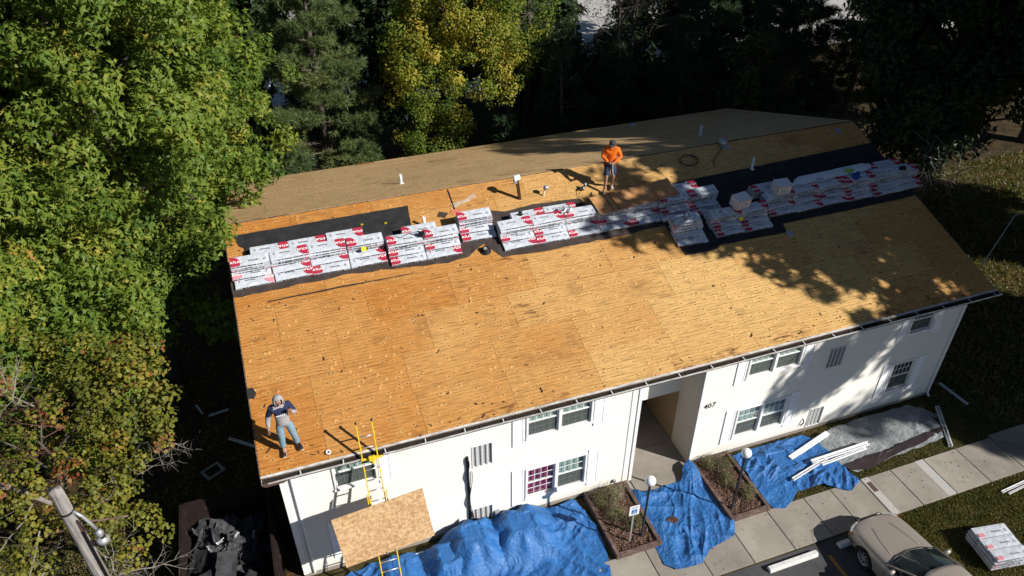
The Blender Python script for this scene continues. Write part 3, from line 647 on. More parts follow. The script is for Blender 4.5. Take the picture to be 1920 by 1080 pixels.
# pines: whorls of limbs with brushes of needles
def pine(label,x,y,H,rad,seed,mt,tuft=.17,z0=1.2,dens=1.,nn=16,group='pines behind the roof',name='pine_tree',shape='needle',tint0=.5,wid=1.):
    rng=np.random.default_rng(seed); t=empty(name); tag(t,label,'tree',group)
    b=MB(); b.tube([(x,y,0),(x+.1,y,H*.5),(x,y,H)],[.2,.13,.02],8); b.build('trunk',M['bark'],t,smooth=True)
    b=MB(); P=[];A_=[];T_=[]
    z=z0
    while z<H-.2:
        L=rad*(1-((z-z0)/(H-z0))**1.4)*(.75+.4*rng.random())+.25
        for q in range(int(4+2*rng.random())):
            a=rng.random()*6.283; d=Vector((math.cos(a),math.sin(a),.12)); l=L*(.65+.45*rng.random())
            p=Vector((x,y,z+rng.normal()*.15)); pts=[p]
            for i in range(5): d.z+= .05-.02*i; pts.append(pts[-1]+d.normalized()*l/5)
            b.tube(pts,[.035,.03,.024,.018,.012,.006],5,cap=False)
            tone=tint0+rng.normal()*.14
            nb=max(4,int(l*9*dens))
            for i in range(nb):
                f=.25+.75*rng.random()**.8; k=min(4,int(f*5)); q0=pts[k].lerp(pts[k+1],f*5-k)
                side=Vector((-d.y,d.x,0))*rng.normal()*.33*l*(1.1-f)*1.1; q1=q0+side+Vector((0,0,rng.random()*.14))+Vector(d)*abs(side.length)*.5
                for r_ in range(int(3)):
                    c=q1+Vector(rng.normal(size=3)*.09); ax=(side*1.2+Vector((d.x,d.y,.5))*.7+Vector(rng.normal(size=3)*.25)).normalized()
                    P.append(tuple(c)); A_.append(tuple(ax)); T_.append(tone)
        z+=.42+.2*rng.random()
    b.build('branches',M['bark'],t,smooth=True)['kind']='stuff'
    P=np.array(P);A_=np.array(A_);T_=np.array(T_); n=len(P)
    PP=np.repeat(P,nn,axis=0); dirs=np.repeat(A_,nn,axis=0)*.75+sph(rng,n*nn)*.85
    leaf_cloud('needles',PP,np.cross(dirs,rng.normal(size=dirs.shape)),tuft*wid*(.7+.5*rng.random(len(PP))),np.repeat(T_,nn)+rng.normal(size=len(PP))*.12,shape,mt,t,rng,along=dirs)
    return t
SHAPES['needle']=[[(-.055,0),(.055,0),(0,1)]]
pine('tall blue green pine behind the roof, between the sweetgums and the yellow tree',4.2,20.2,15,3.1,31,FM['pine'],.27,2.2,1.9,18,tint0=.72)
pine('low bushy pine just behind the far left part of the roof',2.3,17.9,5.2,1.7,32,FM['pine'],.22,.4,2.2,18,tint0=.55)
pine('second low bushy pine behind the roof, below the tall pine',5.4,18.0,4.6,1.9,33,FM['pine'],.22,.4,2.2,18,tint0=.6)
pine('pine whose boughs show right of the yellow tree at the top',15.0,22.5,15,2.8,34,FM['pine'],.25,5.5,1.1,14,tint0=.45)
G2='yellow and green trees behind the ridge'
tree('yellow_tree','bright yellow green tree standing behind the middle of the roof',(10.2,20.2,0),12,[((10.8,19.8,9.3),(3.1,2.6,3.6),300),((9.0,19.2,7.2),(2.0,1.7,2.2),120)],41,210,.125,'oval',FM['yel'],.6,.24,.2,(.25,.6),group=G2)
tree('yellow_tree','narrow lime green tree right behind the far eave, under the bright yellow one',(8.9,18.2,0),5.5,[((8.8,17.6,3.9),(1.5,1.2,2.6),120)],42,220,.12,'oval',FM['yel'],.42,.2,.12,(.22,.5),group=G2)
tree('thin_tree','half bare green tree between the bright yellow tree and the dark conifers',(13.4,20.6,0),11,[((13.4,20.4,7.6),(1.9,1.6,3.4),46)],43,150,.12,'oval',FM['yel'],.35,.2,.15,(.35,.7),group=G2)
G3='dark conifers behind the right half of the roof'
spots=[(12.4,18.3,4.6,1.7,'small dark conifer hard against the far eave, first right of the lime green tree'),(15.4,18.9,6.6,2.2,'dark conifer behind the eave, below the pine boughs'),(18.6,19.3,7.0,2.4,'dark conifer behind the eave under the gap that shows the car park'),
 (21.8,18.6,7.4,2.5,'dark conifer right of the gap that shows the car park'),(24.2,21.0,13.5,2.7,'tall dark conifer right of the gap to the car park'),(27.0,18.2,11.,2.7,'dark conifer behind the far right corner of the roof'),
 (30.4,21.5,14.,3.,'tall dark conifer at the upper right'),(34.5,20.5,14.,3.,'dark conifer near the right edge, farther back'),(28.,25.5,14.,3.,'far dark conifer filling the top right'),(17.4,26.,10.5,2.2,'slim far conifer in front of the car park gap'),(34.,27.,14.,3.1,'far dark conifer behind the large dark oak'),(25.0,15.6,6.0,2.0,'low conifer beside the far right corner of the building')]
for i,(x,y,H,r_,lb) in enumerate(spots):
    pine(lb,x,y,H,r_,50+i,FM['fir'],.34,.5,1.0,11,group=G3,name='conifer_tree',tint0=.5)
tree('oak_tree','large dark oak at the right, its lowest twigs hanging over the sunlit grass',(31.5,11.5,0),15,[((31.,11.2,10.5),(5.2,4.6,6.6),260),((28.2,9.6,5.8),(2.0,1.8,2.0),50)],61,95,.20,'star3',FM['dark'],.5,.2,.4,(.55,1.2),nl=60)
tree('leafy_tree','green bushy tree catching some light behind the far right roof corner',(24.6,17.4,0),6.5,[((24.4,16.6,5.4),(1.7,1.3,2.0),40)],62,170,.14,'oval',FM['dark'],.85,.12,.12,(.35,.7))
# bare twigs hanging at the roof's right end
rng=np.random.default_rng(63); b=MB()
for q in range(26): twigs(b,Vector((26.5+rng.normal()*1.2,8.2+rng.normal()*1.6,4.6+rng.random()*1.6)),Vector((rng.normal()*.7-.2,rng.normal()*.5-.4,-.35)).normalized(),1.6,.02,rng,2)
o=b.build('fallen_vines',M['twig']); tag(o,'tangle of bare pale twigs hanging beside the right end of the roof','branches')
# trees beyond the right edge of the photo, whose shade falls over the roof's right half
G4='big trees beyond the right edge'
for i,(x,y,H,cz,rx_,ry_,rz_,n) in enumerate(((31.,-3.4,19,14.1,7.2,6.6,8.3,390),(33.,5.,19,14.0,5.6,5.2,8.4,300),(43.,15.,18,13.5,6.,6.,8.,260),(43.5,-1.,16,11.,3.6,3.6,5.0,110),(39.,-12.,17,13.0,5.4,5.0,7.0,240))):  # the small fourth tree is an unseen extra, added to dapple the grass
    if n: tree('shade_tree',('big tree beyond the right edge, nearest the building, shading the roof','big tree beyond the right edge, behind the nearest one','big far tree beyond the right edge, farthest back','smaller unseen tree beyond the right edge, added to dapple the grass','big tree beyond the right edge, nearest the car park')[i],(x,y,0),H,[((x,y,cz),(rx_,ry_,rz_),n)],70+i,44,.39,'star3',FM['dark'],.5,.2,.45,(.5,1.15),group=G4,nl=50,inner=.2)

for i,(x,y,h_,lb) in enumerate(((-3.5,27.,12,'dark tree far behind the tall sweetgum'),(1.5,29.,11,'dark tree far behind the tall pine, on its left'),(7.0,27.5,11.5,'dark tree far behind, right of the tall pine'),(12.,29.,11,'dark tree far behind the bright yellow tree'),(16.8,31.,9,'dark tree far behind the conifer boughs at the top'),(35.,33.,13,'dark tree in the far right background'),(28.,32.,10,'dark tree in the background right of the car park gap'))):
    tree('background_tree',lb,(x,y,0),h_*.8,[((x,y,h_*.52),(3.0,2.6,h_*.5),90)],90+i,42,.36,'star3',FM['dark'],.45,.2,.2,(.6,1.1),group='dark trees in the far background',nl=14)

for (x,y,h_,sd,lb) in ((19.6,21.5,10.5,3,'bare branched tree standing in the gap that shows the car park'),(22.0,24.5,10.,4,'second bare branched tree, right of the first, before the car park gap')):
    rng=np.random.default_rng(200+sd); t=empty('bare_tree'); tag(t,lb,'tree'); b=MB(); b.tube([(x,y,0),(x+.1,y,h_*.4),(x,y+.1,h_*.75),(x+.1,y,h_)],[.15,.11,.06,.02],8); b.build('trunk',M['bark'],t,smooth=True)
    b=MB()
    for q in range(26): twigs(b,Vector((x,y,rng.uniform(h_*.25,h_))),Vector((rng.normal(),rng.normal(),.5)).normalized(),2.2,.035,rng,2)
    b.build('branches',M['bark'],t)['kind']='stuff'
    a=clumps(rng,(x,y,h_*.55),(2.2,2.,h_*.42),34,.3,.6,-1,.3); crown('crown',t,rng,a[0],a[1],a[2],60,.12,'oval',FM['dark'],.5,.2)
tree('background_tree','dark tree in the background, left of the two bare trees',(16.2,26.5,0),8,[((16.4,26.,5.6),(3.0,2.6,4.4),90)],120,48,.34,'star3',FM['dark'],.45,.2,.2,(.6,1.1),group='dark trees in the far background',nl=14)
tree('background_tree','low dark tree under the gap that shows the car park',(20.6,25.5,0),4,[((21.0,25.,2.4),(3.2,2.4,2.6),70)],121,48,.34,'star3',FM['dark'],.45,.2,.2,(.6,1.1),group='dark trees in the far background',nl=14)

# ------------------------------------------------------------------ felt on the roof
def RM(x,s,h=0,rz=0,f_=None): return Matrix.Translation((f_ or SL)(x,s,h))@(ROT if (f_ or SL) is SL else Matrix.Rotation(-ANG,4,'X'))@Matrix.Rotation(rz,4,'Z')
def felt(name,pts,h,mt,label,cat='roofing felt',ragged=.03,t=.003,seed=1):
    rg=random.Random(seed); out=[]
    for i,(a,b_) in enumerate(zip(pts,pts[1:]+pts[:1])):
        n=max(1,int(math.hypot(b_[0]-a[0],b_[1]-a[1])/.25))
        for k in range(n):
            f=k/n; x=a[0]+(b_[0]-a[0])*f; s=a[1]+(b_[1]-a[1])*f
            if ragged: x=x+rg.uniform(-ragged,ragged)*.5; s=s+rg.uniform(-ragged,ragged)
            out.append(SL(min(max(x,-.03),LN+.02),s,h))
    N=Vector((0,-math.sin(ANG),math.cos(ANG)))*t
    o=MB().prism(out,N).build(name,mt); tag(o,label,cat); return o
felt('roofing_felt',[(.24,7.64),(5.41,7.66),(5.31,6.75),(5.2,6.2),(.9,6.2),(.70,6.45),(.62,6.7),(.5,6.85),(.46,7.1),(.34,7.2)],.016,M['felt'],'black felt sheet laid on the left part of the roof just below the ridge',ragged=.008)
felt('roofing_felt',[(-.02,5.40),(1.75,5.43),(3.26,5.47),(4.4,5.36),(5.38,5.22),(6.0,5.2),(6.65,5.26),(7.25,5.62),(7.65,5.0),(9.13,4.94),(11.27,4.93),(13.12,5.03),(13.12,6.3),(10.95,6.42),(10.86,6.72),(9.26,6.85),(8.25,6.76),(7.62,6.98),(7.2,6.72),(6.2,6.5),(5.45,6.78),(5.3,6.1),(.2,6.1),(-.02,5.9)],.010,M['feltb'],'ragged brown felt strip under the sunlit row of bundles',seed=2)
felt('roofing_felt',[(13.10,5.05),(13.22,3.72),(14.3,3.70),(14.47,3.84),(16.5,3.8),(16.95,3.82),(17.02,4.16),(18.87,4.15),(22.5,4.2),(22.5,6.9),(13.95,6.66),(13.6,6.5)],.021,M['felt'],'wide black felt sheet under the shaded bundles on the right end of the roof',ragged=.012,seed=3)
felt('felt_scrap',[(-.02,2.2),(.12,2.15),(.2,2.3),(.12,2.48),(-.02,2.5)],.014,M['felt'],'small round scrap of black felt on the left roof edge',cat='scrap',ragged=.01)
felt('felt_scrap',[(6.18,7.02),(6.4,6.92),(6.55,7.08),(6.3,7.2)],.012,M['feltb'],'square scrap of felt lying uphill of the white vent pipe',cat='scrap',ragged=.005)
felt('felt_strip',[(.85,5.04),(5.08,5.05),(5.06,5.065),(2.9,5.10),(.85,5.075)],.010,M['felt'],'long thin black strip of felt left on the bare boards below the bundles',cat='strip',ragged=.008,seed=4)
b=MB(); b.box(-.02,.02,-.42,.45,0,.004); b.build('board_gap',M['black'],roof,M=RM(6.79,7.6,.0125,-.02))
k=NT('pale scraped plywood',.8); k.color(k.ramp(k.noise(k.coord('World'),5.,5,.7),[(.35,(.38,.21,.09)),(.6,(.50,.42,.33))])); M['scraped']=k.m
k=NT('pink marking paint',.8); k.color(k.ramp(k.noise(k.coord('World'),7.,5,.7),[(.4,(.40,.19,.07)),(.62,(.62,.16,.10))])); M['pink']=k.m
for pts,mt in (([(6.72,7.45),(7.2,7.5),(7.55,7.75),(7.62,7.55),(7.3,7.4),(6.75,7.25)],'scraped'),([(6.6,7.02),(6.68,7.2),(6.95,7.22),(7.05,7.05),(6.8,7.0)],'pink')):
    MB().poly([SL(x,s,.0135) for x,s in pts]).build('surface_mark',M[mt],roof)
MB().poly([BK(x,s,.014) for x,s in ((5.0,.02),(5.5,.02),(5.55,.3),(5.2,.4),(4.9,.2))]).build('surface_mark',M['pink'],roof)
# shreds and splinters
b=MB(); rg=random.Random(9)
for i in range(300):
    x=rg.uniform(.1,22.3); s=rg.uniform(.1,7.9); 
    if i%3==0: s=rg.uniform(4.2,7.2)
    if i%5==0: s=rg.uniform(.05,.6)
    l=rg.uniform(.01,.06)*(1.8 if rg.random()<.12 else 1); w=rg.uniform(.006,.02)*(1.6 if rg.random()<.1 else 1); a=rg.uniform(0,3.14)
    pts=[]
    for p,q in ((-l,-w*.6),(l*.8,-w),(l,w*.5),(-l*.7,w)): pts.append(SL(x+p*math.cos(a)-q*math.sin(a),s+p*math.sin(a)+q*math.cos(a),.014+rg.uniform(0,.012)))
    b.add(pts,[(0,1,2,3)])
o=b.build('felt_shreds',M['felt']); tag(o,'dark felt shreds and splinters scattered over the bare boards','debris',kind='stuff')
# rotted dark stain boards near the eave
k=NT('rot stain',.9,spec=.1); v=k.coord('World'); al=k.ramp(k.noise(k.mapped(v,(1.2,4,4)),1.3,6,.75),[(.50,0.),(.66,.65)])
tr=k.n('BsdfTransparent'); mx=k.n('MixShader',i_0=al); k.b.inputs['Base Color'].default_value=(.14,.05,.022,1); k.t.links.new(tr.outputs[0],mx.inputs[1]); k.t.links.new(k.b.outputs[0],mx.inputs[2]); k.t.links.new(mx.outputs[0],k.t.nodes['Material Output'].inputs[0]); M['rot']=k.m
for x0,x1,s0,s1 in ((3.4,4.6,.04,.35),(5.2,8.0,.03,.3),(11.,15.8,.03,.3),(7.1,8.0,2.6,3.3),(7.3,8.4,4.7,5.0),(18,22,.04,.3)):
    MB().poly([SL(x,s,.0142) for x,s in ((x0,s0),(x1,s0),(x1-.1,s1*.8+s0*.2),((x0+x1)/2,s1),(x0+.1,s1*.8+s0*.2))]).build('surface_mark',M['rot'],roof)

# ------------------------------------------------------------------ shingle bundles
BL,BD,BH=1.045,.355,.064
def wrapper(seed,rough=1.):
    rg=random.Random(seed); b=MB(); nx,ny=14,5
    for t in (0,1):
        for j in range(ny+1):
            for i in range(nx+1):
                x=-BL/2+BL*i/nx; y=-BD/2+BD*j/ny; e=min(i,nx-i,1)*min(j,ny-j,1)
                z=(BH if t else 0); 
                if t: z+= .006*noise.noise((x*4+seed,y*6,2))*rough*(1 if e else .3)-(.007 if not e else 0)+(.012*max(0,noise.noise((x*9+seed,y*11,5)))*rough if e else 0)
                x*=1 if (0<i<nx) else (1+.012*noise.noise((y*9,seed,t)));
                b.v.append((x,y*(1 if 0<j<ny else 1+.03*noise.noise((x*6,seed,t+3))),z))
    n=(nx+1)*(ny+1)
    for j in range(ny):
        for i in range(nx):
            a=j*(nx+1)+i; b.f.append((n+a,n+a+1,n+a+nx+2,n+a+nx+1)); b.f.append((a,a+nx+1,a+nx+2,a+1))
    for i in range(nx): b.f.append((i,i+1,n+i+1,n+i)); a=ny*(nx+1)+i; b.f.append((a+1,a,n+a,n+a+1))
    for j in range(ny): a=j*(nx+1); b.f.append((a+nx+1,a,n+a,n+a+nx+1)); a+=nx; b.f.append((a,a+nx+1,n+a+nx+1,n+a))
    b.m=[0]*len(b.f); return b.mesh('shingle_bundle',M['wrap'])
WR=[wrapper(i) for i in range(5)]; WRC=[wrapper(20+i,3.2) for i in range(3)]
# prints: red badge with its white lettering, the product name, the small emblem, the edge print
zt=BH+.013
q=MB(); pts=[(-BL/2+.004,-BD/2+.006,zt),(-BL/2+.25,-BD/2+.006,zt)]+[(-BL/2+.25+.03*math.cos(a)*1.0-.0,-BD/2+.01+ (BD-.02)*f,zt) for f,a in ((.25,.2),(.5,.9))]+[(-BL/2+.21,-BD/2+.27,zt),(-BL/2+.13,BD/2-.03,zt),(-BL/2+.004,BD/2-.008,zt)]
badge=q.poly(pts).mesh('badge',M['red']); q=MB(); badgep=q.poly(pts).mesh('badge',M['pinkred'])
lt=text_mesh('ATLAS',.105,Matrix.Translation((-BL/2+.148,-.03,zt+.002)),bold=.004,extrude=0); lt.materials.append(M['inkwhite'])
pn=text_mesh('Pinnacle',.085,Matrix.Translation((.11,-.035,zt)),bold=.002,extrude=0); pn.materials.append(M['grayink'])
em=MB(); em.lathe([(.022,0),(.03,0)],14,Matrix.Translation((.40,-.03,zt))); em.add([(.385,-.036,zt),(.40,-.01,zt),(.415,-.036,zt)],[(0,1,2)]); em.box(.36,.44,-.085,-.075,zt,zt+.0005); em=em.mesh('emblem',M['grayink'])
def edge_(sy,q):
    y=sy*(BD/2+.006)
    q.mi=1; q.box(*sorted((-BL/2+.02,-BL/2+.12)),min(y,y-sy*.004),max(y,y-sy*.004),.012,.05)
    q.mi=0
    for x0,x1,z0,z1 in ((-.36,-.08,.020,.047),(-.05,.16,.014,.020),(-.05,.16,.030,.036),(-.05,.16,.044,.048),(.19,.24,.02,.045),(.27,.33,.012,.05)):
        q.box(x0,x1,min(y,y-sy*.004),max(y,y-sy*.004),z0,z1)
    return q.mesh('edge_print',[M['ink'],M['red']])
edge={0:edge_(-1,MB()),1:edge_(1,MB())}
def edge2_(sy,q):
    y=sy*(BD/2+.006)
    for i in range(7): x=-BL/2+.1+i*.13; q.box(x,x+.07,min(y,y-sy*.004),max(y,y-sy*.004),.01,.016)
    q.box(-.2,.05,min(y,y-sy*.004),max(y,y-sy*.004),.028,.042)
    return q.mesh('edge_print',[M['ink'],M['red']])
edge2={0:edge2_(-1,MB()),1:edge2_(1,MB())}
badge_s=MB().box(-BL/2+.03,-BL/2+.22,-BD/2+.03,-BD/2+.14,zt-.001,zt).mesh('badge',M['pinkred'])
nb=[0]
ORD='first second third fourth fifth sixth seventh eighth ninth tenth eleventh twelfth thirteenth fourteenth fifteenth sixteenth seventeenth eighteenth nineteenth twentieth twenty-first twenty-second twenty-third twenty-fourth'.split()
def bundle(Mx,label,group,flip=0,seed=0,top=True,mess=False,faded=False,small=False):
    me=(WRC if mess else WR)[seed%(3 if mess else 5)]
    o=bpy.data.objects.new('shingle_bundle',me); col.objects.link(o); o.matrix_world=Mx@(Matrix.Rotation(PI if flip else 0,4,'Z'))
    tag(o,label,'shingle bundle',group); nb[0]+=1
    put('edge_print',(edge if seed%4 or top else edge2)[1 if flip else 0],o)
    if small:
        if top: put('badge',badge_s,o); put('product_name',pn,o); put('emblem',em,o)
    elif top and not mess:
        bg_=put('badge',badgep if faded else badge,o); put('badge_lettering',lt,o); put('product_name',pn,o); put('emblem',em,o)
    return o
GB='shingle bundles stacked in a row along the roof'
stacks=[]
def ST(x,s0,n,where): stacks.append((x,s0,n,where))
for i,x in enumerate((.59,1.67,2.71,3.80)): ST(x,5.64,6,i)
for x in (4.92,6.00): ST(x,5.42,6,0)
ST(7.17,5.80,7,0)
for x in (8.30,9.37,10.44,11.49,12.54): ST(x,5.20,6,0)
for x in (13.62,14.70): ST(x,5.12,6,0)
for x in (15.02,16.06): ST(x,4.12,6,0)
for i in range(6): ST(17.27+i*1.035,4.50,6,0)
rg=random.Random(12)
for si,(x,s0,n,_) in enumerate(stacks):
    where='the %s stack from the left rake'%ORD[si]
    fl=rg.randint(0,1)
    lay=[(0,.0,True,'lowest and farthest downhill'),(0,.365,False,'flat behind the lowest'),(1,.25,True,'one step above the lowest'),(1,.615,False,'right under the back pile')]
    for k in range(2,n): lay.append((k,.46+(.0 if k<n-1 else .03)+rg.uniform(-.012,.012),k>=n-1,'topmost' if k==n-1 else ORD[k-2]+' layer of back pile'))
    for (lv,ds,top,tx) in lay:
        lb='shingle bundle %s in %s'%(tx,where)
        jt=2.6 if si>=12 else 1.4
        bundle(RM(x+rg.uniform(-.015,.015)*jt,s0+BD/2+ds+rg.uniform(-.01,.01)*jt,.024+lv*(BH+.002),rg.uniform(-.014,.014)*jt),lb,GB,(fl if rg.random()<.6 else 1-fl),rg.randint(0,9),top,False,si==0 and lv<2)
# a second row resting half a bundle over, uphill of some stacks
up=[(1.16,5.64,4,'over the first and second stacks'),(2.22,5.64,4,'over the second and third stacks'),(3.30,5.64,5,'over the third and fourth stacks'),(5.46,5.42,4,'over the fifth and sixth stacks'),(8.84,5.2,4,'over the eighth and ninth stacks'),(9.92,5.2,4,'over the ninth and tenth stacks'),(14.2,5.12,5,'over the thirteenth and fourteenth stacks'),(17.0,4.5,5,'over the fifteenth stack'),(18.9,4.5,5,'over the eighteenth and nineteenth stacks'),(19.95,4.5,5,'over the nineteenth and twentieth stacks'),(21.0,4.5,5,'over the twentieth and twenty-first stacks'),(22.0,4.5,5,'over the last two stacks on the right')]
for x,s0,n,tx in up:
    for lv in range(n):
        if lv<2 and n<6 and lv==0: pass
        bundle(RM(x,s0+BD/2+.855+rg.uniform(-.012,.012),.024+lv*(BH+.002),rg.uniform(-.02,.02)),'shingle bundle, %s of the uphill pile %s'%('topmost' if lv==n-1 else ORD[lv]+' layer',tx.replace('over the','behind the')),GB,rg.randint(0,1),rg.randint(0,9),lv==n-1)
# the crumpled stack that sticks out downhill
for lv in range(6):
    bundle(RM(13.62+rg.uniform(-.04,.04),4.05+BD/2+(.34 if lv>1 else lv*.18)+.05*lv,.024+lv*(BH+.006),rg.uniform(-.06,.06)-.03),'crumpled plain white bundle, %s in the stack jutting downhill'%('topmost' if lv==5 else ORD[lv]+' from the bottom'),GB,0,lv,True,True)
for a,(x,s) in enumerate(((13.3,4.72),(13.72,4.86))):
    b=MB(); rg2=random.Random(a); n=7
    for j in range(n):
        for i in range(n): b.v.append((-.2+.4*i/(n-1),-.14+.28*j/(n-1),.05+.10*noise.noise((i*.5,j*.6,a*3))+.05*(i==0)))
    b.f=[(j*n+i,j*n+i+1,(j+1)*n+i+1,(j+1)*n+i) for j in range(n-1) for i in range(n-1)]; b.m=[0]*len(b.f)
    o=b.build('torn_wrapper',M['wrap'],M=RM(x,s,.42,.4*a)); tag(o,'torn white wrapper crumpled on the %s of the downhill stack'%('left' if a==0 else 'right'),'wrapper')
# long white sheets lying on the far right stacks
b=MB(); n=26
for i in range(n+1):
    x=17.9+3.3*i/n; w_=.5 if 2<i<n-1 else .36
    for j,ds in enumerate((0,.5,1)): b.v.append(tuple(SL(x+.1*ds,5.46+w_*(ds-.5)*.8+.10*i/n,.44+.03*noise.noise((i*.4,j,1))-.16*max(0,ds-.6))))
b.f=[(i*3+j,(i+1)*3+j,(i+1)*3+j+1,i*3+j+1) for i in range(n) for j in range(2)]; b.m=[0]*len(b.f)
o=b.build('white_underlayment_roll',M['whitemetal'],smooth=True); tag(o,'long flat white sheet lying over the back of the far right stacks','sheet')
# the loose sheet that bridges from the boards to the tops of the piles
t=empty('strand_board_sheet'); tag(t,'loose orange strand board strip lying on top of the sunlit piles','board')
q=[SL(10.85,6.44,.43),SL(13.80,6.44,.43),SL(13.96,5.68,.455),SL(11.0,5.68,.455)]
e1=(q[1]-q[0]).normalized(); e2=(q[0]-q[3]).normalized(); e3=e1.cross(e2).normalized(); Mx=Matrix((e1,e2,e3)).transposed().to_4x4(); Mx.translation=(q[0]+q[1]+q[2]+q[3])/4
MB().box(-1.47,1.47,-.385,.385,0,.012).build('board',M['osb_red'],t,M=Mx)
for dx in (-.98,-.78): MB().box(dx-.011,dx+.011,-.36,.385,.0125,.0145).build('saw_cut',M['black'],t,M=Mx)
MB().box(-1.0,1.47,-.388,-.345,.0125,.0145).build('edge_paint',M['pink'],t,M=Mx)
# cartons
def carton(x,s,h,rz,label):
    t=empty('carton',M=RM(x,s,h,rz)@Matrix.Rotation(-ANG*.35,4,'X')); tag(t,label,'carton','white cartons on the bundles')
    L,D_,H_=.52,.40,.36
    MB().box(-L/2,L/2,-D_/2,D_/2,0,H_).build('carton_body',M['box'],t,bevel=.006)
    q=MB()
    for z0,z1 in ((H_-.035,H_-.018),(.02,.035)):
        q.box(-L/2-.002,L/2+.002,-D_/2-.003,-D_/2,z0,z1)
    for x0,x1 in ((-L/2+.0,-L/2+.015),(L/2-.015,L/2)): q.box(x0,x1,-D_/2-.003,-D_/2,.035,H_-.035)
    q.box(L/2,L/2+.003,-D_/2,D_/2,H_-.035,H_-.018); q.build('red_edge_print',M['red'],t)
    q=MB()
    for i in range(4): q.box(-.16,.16-.05*(i%2),-D_/2-.003,-D_/2,.09+i*.05,.105+i*.05)
    q.box(-.12,.12,-.05,.0,H_,H_+.002); q.box(-.18,.1,.05,.07,H_,H_+.002); q.build('text_print',M['grayink'],t)
    for sx in (-1,1):
        MB().add([(sx*.005,-D_/2,H_+.003),(sx*L/2,-D_/2,H_+.002),(sx*L/2,D_/2,H_+.002),(sx*.005,D_/2,H_+.004)],[(0,1,2,3)]).build('flap',M['box'],t)
carton(15.62,4.92,.43,.12,'white carton with red edge print, lower left of the two on the bundles')
carton(17.32,5.18,.43,-.06,'white carton with red edge print, upper right of the two on the bundles')
# things lying on the stacks and boards
def tagnote(x,s,h,label): 
    o=MB().box(-.07,.07,-.06,.06,0,.004).build('yellow_tag',M['yellowtag'],M=RM(x,s,h)@Matrix.Rotation(.9,4,'X')); tag(o,label,'tag','yellow tags on the bundles')
tagnote(3.72,6.02,.33,'yellow paper tag on the fourth stack'); tagnote(15.55,4.52,.24,'yellow paper tag in front of the lower left carton')
def nailgun(x,s,h,rz,label,mt='blackmetal'):
    t=empty('nail_gun',M=RM(x,s,h,rz)); tag(t,label,'nail gun','nail guns on the roof')
    b=MB(); b.tube([(0,0,.22),(0,0,.16),(0,0,.03),(0,0,.0)],[.035,.05,.045,.018],10); b.build('gun_body',M[mt],t,smooth=True)
    b=MB(); b.tube([(0,.02,.17),(.02,.13,.17),(.03,.2,.15)],.022,8); b.build('handle',M['black'],t,smooth=True)
    b=MB(); b.lathe([(.0,-.02),(.075,-.02),(.08,.03),(.07,.045),(0,.045)],14,Matrix.Translation((.03,.11,.06))@Matrix.Rotation(1.2,4,'X')); b.build('coil_magazine',M['galv' if mt!='blackmetal' else 'black'],t,smooth=True)
    b=MB(); b.tube([(.03,.2,.15),(.05,.33,.06),(.02,.5,.012),(-.15,.66,.012),(-.1,.85,.012)],.008,5,cap=False); b.build('air_hose',M['black'],t)
nailgun(5.48,5.98,.44,1.2,'black nail gun resting on top of the fifth stack of bundles')
nailgun(11.15,7.12,.02,2.4,'grey nail gun standing on the boards in the shadow of the worker in orange','galv')
nailgun(17.9,5.4,.46,.3,'dark nail gun lying among the shaded bundles right of the upper carton')
b=MB(); 
for i in range(60): a=i*.42; r_=.10+.07*math.sin(i*1.7)
b=MB(); b.tube([(.17*math.cos(a)*(1+.12*math.sin(a*2.3)),.13*math.sin(a)*(1+.1*math.cos(a*1.7)),.015+.012*(i%4)) for i,a in ((i,i*.35) for i in range(40))],.007,5,cap=False)
o=b.build('hose_coil',M['black'],M=RM(15.2,7.5,.015)@Matrix.Scale(1.9,4)); tag(o,'dark coiled air hose lying below the ridge in the shade','hose')
b=MB(); b.tube([(1.2-.2*i*.5+.1*math.sin(i*.8),.5-.13*i,.0) for i in range(9)],.012,5,cap=False); o=b.build('hose_end',M['black'],M=RM(15.6,7.6,.03)); tag(o,'air hose trailing from the ridge down over the shaded boards','hose')
# tool bag and harness things on the stacks
def lump(name,x,s,h,r,mt,label,cat,seed=0):
    b=MB(); n,m_=12,7; rg3=random.Random(seed)
    for j in range(m_):
        for i in range(n):
            a=2*PI*i/n; t=PI/2*j/(m_-1); q=1+.35*noise.noise((math.cos(a)*1.3+seed,math.sin(a)*1.3,t*1.2)); b.v.append((r[0]*q*math.cos(a)*math.cos(t),r[1]*q*math.sin(a)*math.cos(t),r[2]*math.sin(t)*q))
    b.f=[(j*n+i,j*n+(i+1)%n,(j+1)*n+(i+1)%n,(j+1)*n+i) for j in range(m_-1) for i in range(n)]; b.m=[0]*len(b.f)
    o=b.build(name,M[mt],M=RM(x,s,h)); tag(o,label,cat); return o
M['orangecloth']=plain('orange cloth',(.75,.16,.02),.8,var=.2); M['bluecloth']=plain('blue cloth',(.02,.06,.30),.7,var=.3); M['green']=plain('lime plastic',(.25,.50,.05),.5)
lump('tool_pouch',8.62,6.3,.18,(.2,.13,.14),'black','black tool pouch between the stacks, left of the orange handled tool','tool pouch',1)
lump('work_glove',9.05,6.05,.36,(.1,.06,.05),'orangecloth','orange glove lying on the ninth stack of bundles','glove',2)
lump('tool_pouch',20.35,5.15,.42,(.14,.12,.22),'bluecloth','blue bag on the shaded bundles towards the right end','bag',3)
lump('plastic_wrap',20.25,5.45,.46,(.18,.07,.08),'green','lime green plastic on the shaded bundles near the blue bag','plastic',4)
lump('tool_pouch',22.35,5.15,.42,(.16,.1,.08),'black','black pouch on the last stack at the right end','tool pouch',5)
b=MB(); b.box(-.5,.28,-.012,.012,0,.02); b.mi=1; b.box(.28,.42,-.03,.03,-.004,.03); o=b.build('pry_bar',[M['red'],M['blackmetal']],M=RM(9.6,6.0,.45,-.05)); tag(o,'red handled bar lying along the tops of the bundles','tool')
